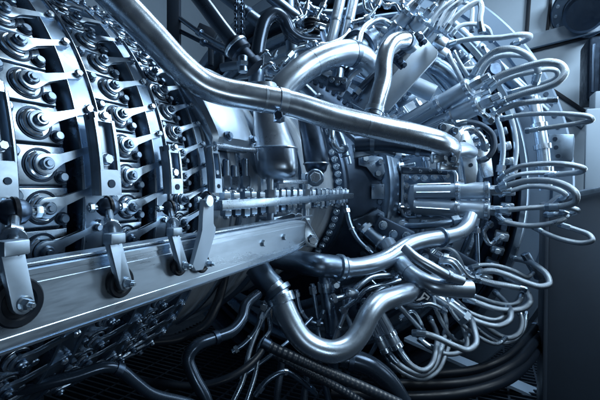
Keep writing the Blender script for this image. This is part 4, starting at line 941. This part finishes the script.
# flanged port
t = thing('flanged_port', 'dark round flanged port on the enclosure wall', 'port', PY(575,14,6.6))
c = PY(584,9,6.9); n = Vector((-.15,-1,-.55)).normalized()
mb = MB(); mb.cyl(.40,.09,48,frame(c,n)); mb.cyl(.25,.34,40,frame(c+n*.08,n)); mb.obj('port_flange','dark',t)
mb = MB(); mb.ring(.25,.385,.03,40,frame(c+n*.09,n)); mb.obj('port_ring','mid',t)
for k in range(16):
    a = 2*PI*k/16; f = frame(c,n); q = f @ Vector((.335*math.cos(a),.335*math.sin(a),.119)); mb = MB(); mb.hexn(.024,.03,frame(q,n)); mb.obj('port_bolt','satin',t)
t = thing('dark_box', 'dark ribbed box fixed on the enclosure wall', 'box', PY(596,75,6.2))
mb = MB(); c = PY(604,72,6.4); mb.box((.45,.5,.82), Matrix.Translation(c), .05, 3); mb.obj('box_body','black',t)
for k in range(5):
    mb = MB(); mb.box((.035,.03,.6), Matrix.Translation(c+Vector((-.17+.085*k,-.262,0))), .008); mb.obj('box_rib','dark',t)
c = PY(607,106,5.9); mb = MB(); mb.box((.30,.3,.32), Matrix.Translation(c), .02); tag(mb.obj('pale_block','wall'), 'pale square block below the dark ribbed box', 'block')
# smooth exhaust plate at the far edge
c = PY(619,158,5.4); mb = MB(); mb.box((.62,.06,1.1), Matrix.Translation(c), .02); tag(mb.obj('exhaust_plate','wall'), 'smooth pale plate behind the curved riveted flange', 'plate')

# dark post
t = thing('support_post', 'wide dark steel post standing beside the lower hose loops', 'post', PY(572,400,3.5))
A = [PY(u,v,3.5) for u,v in ((549,206),(562,196),(600,188),(640,188),(640,470),(545,470))]
mb = MB(); mb.prism(A, (0,.3,0), .02); mb.obj('post_body','post',t)
A = [PY(u,v,3.46) for u,v in ((545.5,205),(549.5,203),(546,470),(541,470))]
mb = MB(); mb.prism(A, (0,.35,0), .006); mb.obj('post_edge','post',t)
A = [PY(u,v,3.46) for u,v in ((549,206),(562,195),(600,187),(640,187),(640,191),(600,191.5),(563,199.5),(550,211))]
mb = MB(); mb.prism(A, (0,.03,0), .004); mb.obj('post_cap','mid',t)

# floor, grating, slanted rail
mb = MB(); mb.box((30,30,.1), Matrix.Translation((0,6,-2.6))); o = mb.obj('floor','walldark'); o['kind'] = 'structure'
mb = MB()
for k in range(70):
    mb.box((6.5,.02,.05), Matrix.Translation((-.6,1.6+k*.075,-2.05)))
for k in range(22):
    mb.box((.02,5.3,.05), Matrix.Translation((-3.4+k*.28,4.2,-2.052)))
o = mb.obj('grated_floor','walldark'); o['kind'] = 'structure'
A = [P(404,338,3.6),P(410,335,3.7),P(566,400,4.1),P(563,409,4.0)]
slab('floor_rail', 'slanted grey rail crossing the dark floor grating', 'rail', A, Vector((0,0,-.03)), 'wallmid')

# ------------------------------------------------------------------ camera, light, world
cd = bpy.data.cameras.new('camera'); cd.lens = 24; cd.sensor_width = 36; cd.clip_start = .01; cd.clip_end = 200
cam = bpy.data.objects.new('camera', cd); COL.objects.link(cam)
cam.matrix_world = Matrix(((RIGHT.x,UP.x,-FWD.x,0),(RIGHT.y,UP.y,-FWD.y,0),(RIGHT.z,UP.z,-FWD.z,0),(0,0,0,1)))
S.camera = cam

def area(name, loc, target, sx, sy, power, col):
    l = bpy.data.lights.new(name, 'AREA'); l.shape = 'RECTANGLE'; l.size = sx; l.size_y = sy; l.energy = power; l.color = col
    o = bpy.data.objects.new(name, l); COL.objects.link(o); o.location = loc
    d = Vector(target)-Vector(loc); o.rotation_euler = d.to_track_quat('-Z','Y').to_euler(); return o
LC = (.72,.88,1.0)
area('key_lamp', (1.7,2.5,2.0), (-.7,2.5,0), 1.8, 1.0, 115, LC)
area('rear_lamp', (1.2,4.0,3.0), (-.4,4.0,0), 2.0, .5, 70, LC)
area('overhead_fill', (-.65,3.0,3.1), (-.5,3.0,0), 1.2, 1.0, 95, LC)  # unseen light, widened so the nozzle tubes and pipes catch highlights
area('side_fill', (2.6,2.6,.5), (-.8,1.6,-.1), .9, .7, 14, LC)  # added soft light out of view, brightens the bar and plates
area('bay_fill', (2.4,5.0,.4), (-.8,1.4,0), .5, 2.6, 66, LC)  # added upright strip out of view, puts streak highlights on casing and bar
area('low_front_fill', (.7,.2,-.6), (-.9,1.0,-.6), .25, .2, 5, LC)  # small added light, gives glints on the levers under the bar
area('wall_fill', (2.6,5.4,3.6), (1.6,7,.8), 1.2, .3, 150, LC)  # added out of view only to brighten the enclosure wall

w = bpy.data.worlds.new('World'); S.world = w; w.use_nodes = True
nt = w.node_tree; bg = nt.nodes['Background']
tc = nt.nodes.new('ShaderNodeTexCoord'); mp = nt.nodes.new('ShaderNodeMapping'); mp.inputs['Scale'].default_value = (1.4,1.4,3.0)
nn = nt.nodes.new('ShaderNodeTexNoise'); nn.inputs['Scale'].default_value = 1.6; nn.inputs['Detail'].default_value = 3
nt.links.new(tc.outputs['Generated'], mp.inputs[0]); nt.links.new(mp.outputs[0], nn.inputs['Vector'])
cr = nt.nodes.new('ShaderNodeValToRGB'); e = cr.color_ramp.elements
e[0].position = .42; e[0].color = (.004,.008,.018,1); e[1].position = .68; e[1].color = (.22,.34,.55,1)
nt.links.new(nn.outputs['Fac'], cr.inputs[0]); nt.links.new(cr.outputs[0], bg.inputs['Color'])
bg.inputs['Strength'].default_value = .16

S.render.engine = 'CYCLES'
S.cycles.max_bounces = 6; S.cycles.glossy_bounces = 4; S.cycles.diffuse_bounces = 2; S.cycles.use_denoising = True
S.cycles.sample_clamp_indirect = 4
S.view_settings.view_transform = 'Standard'; S.view_settings.look = 'None'; S.view_settings.exposure = -.22; S.view_settings.gamma = 1
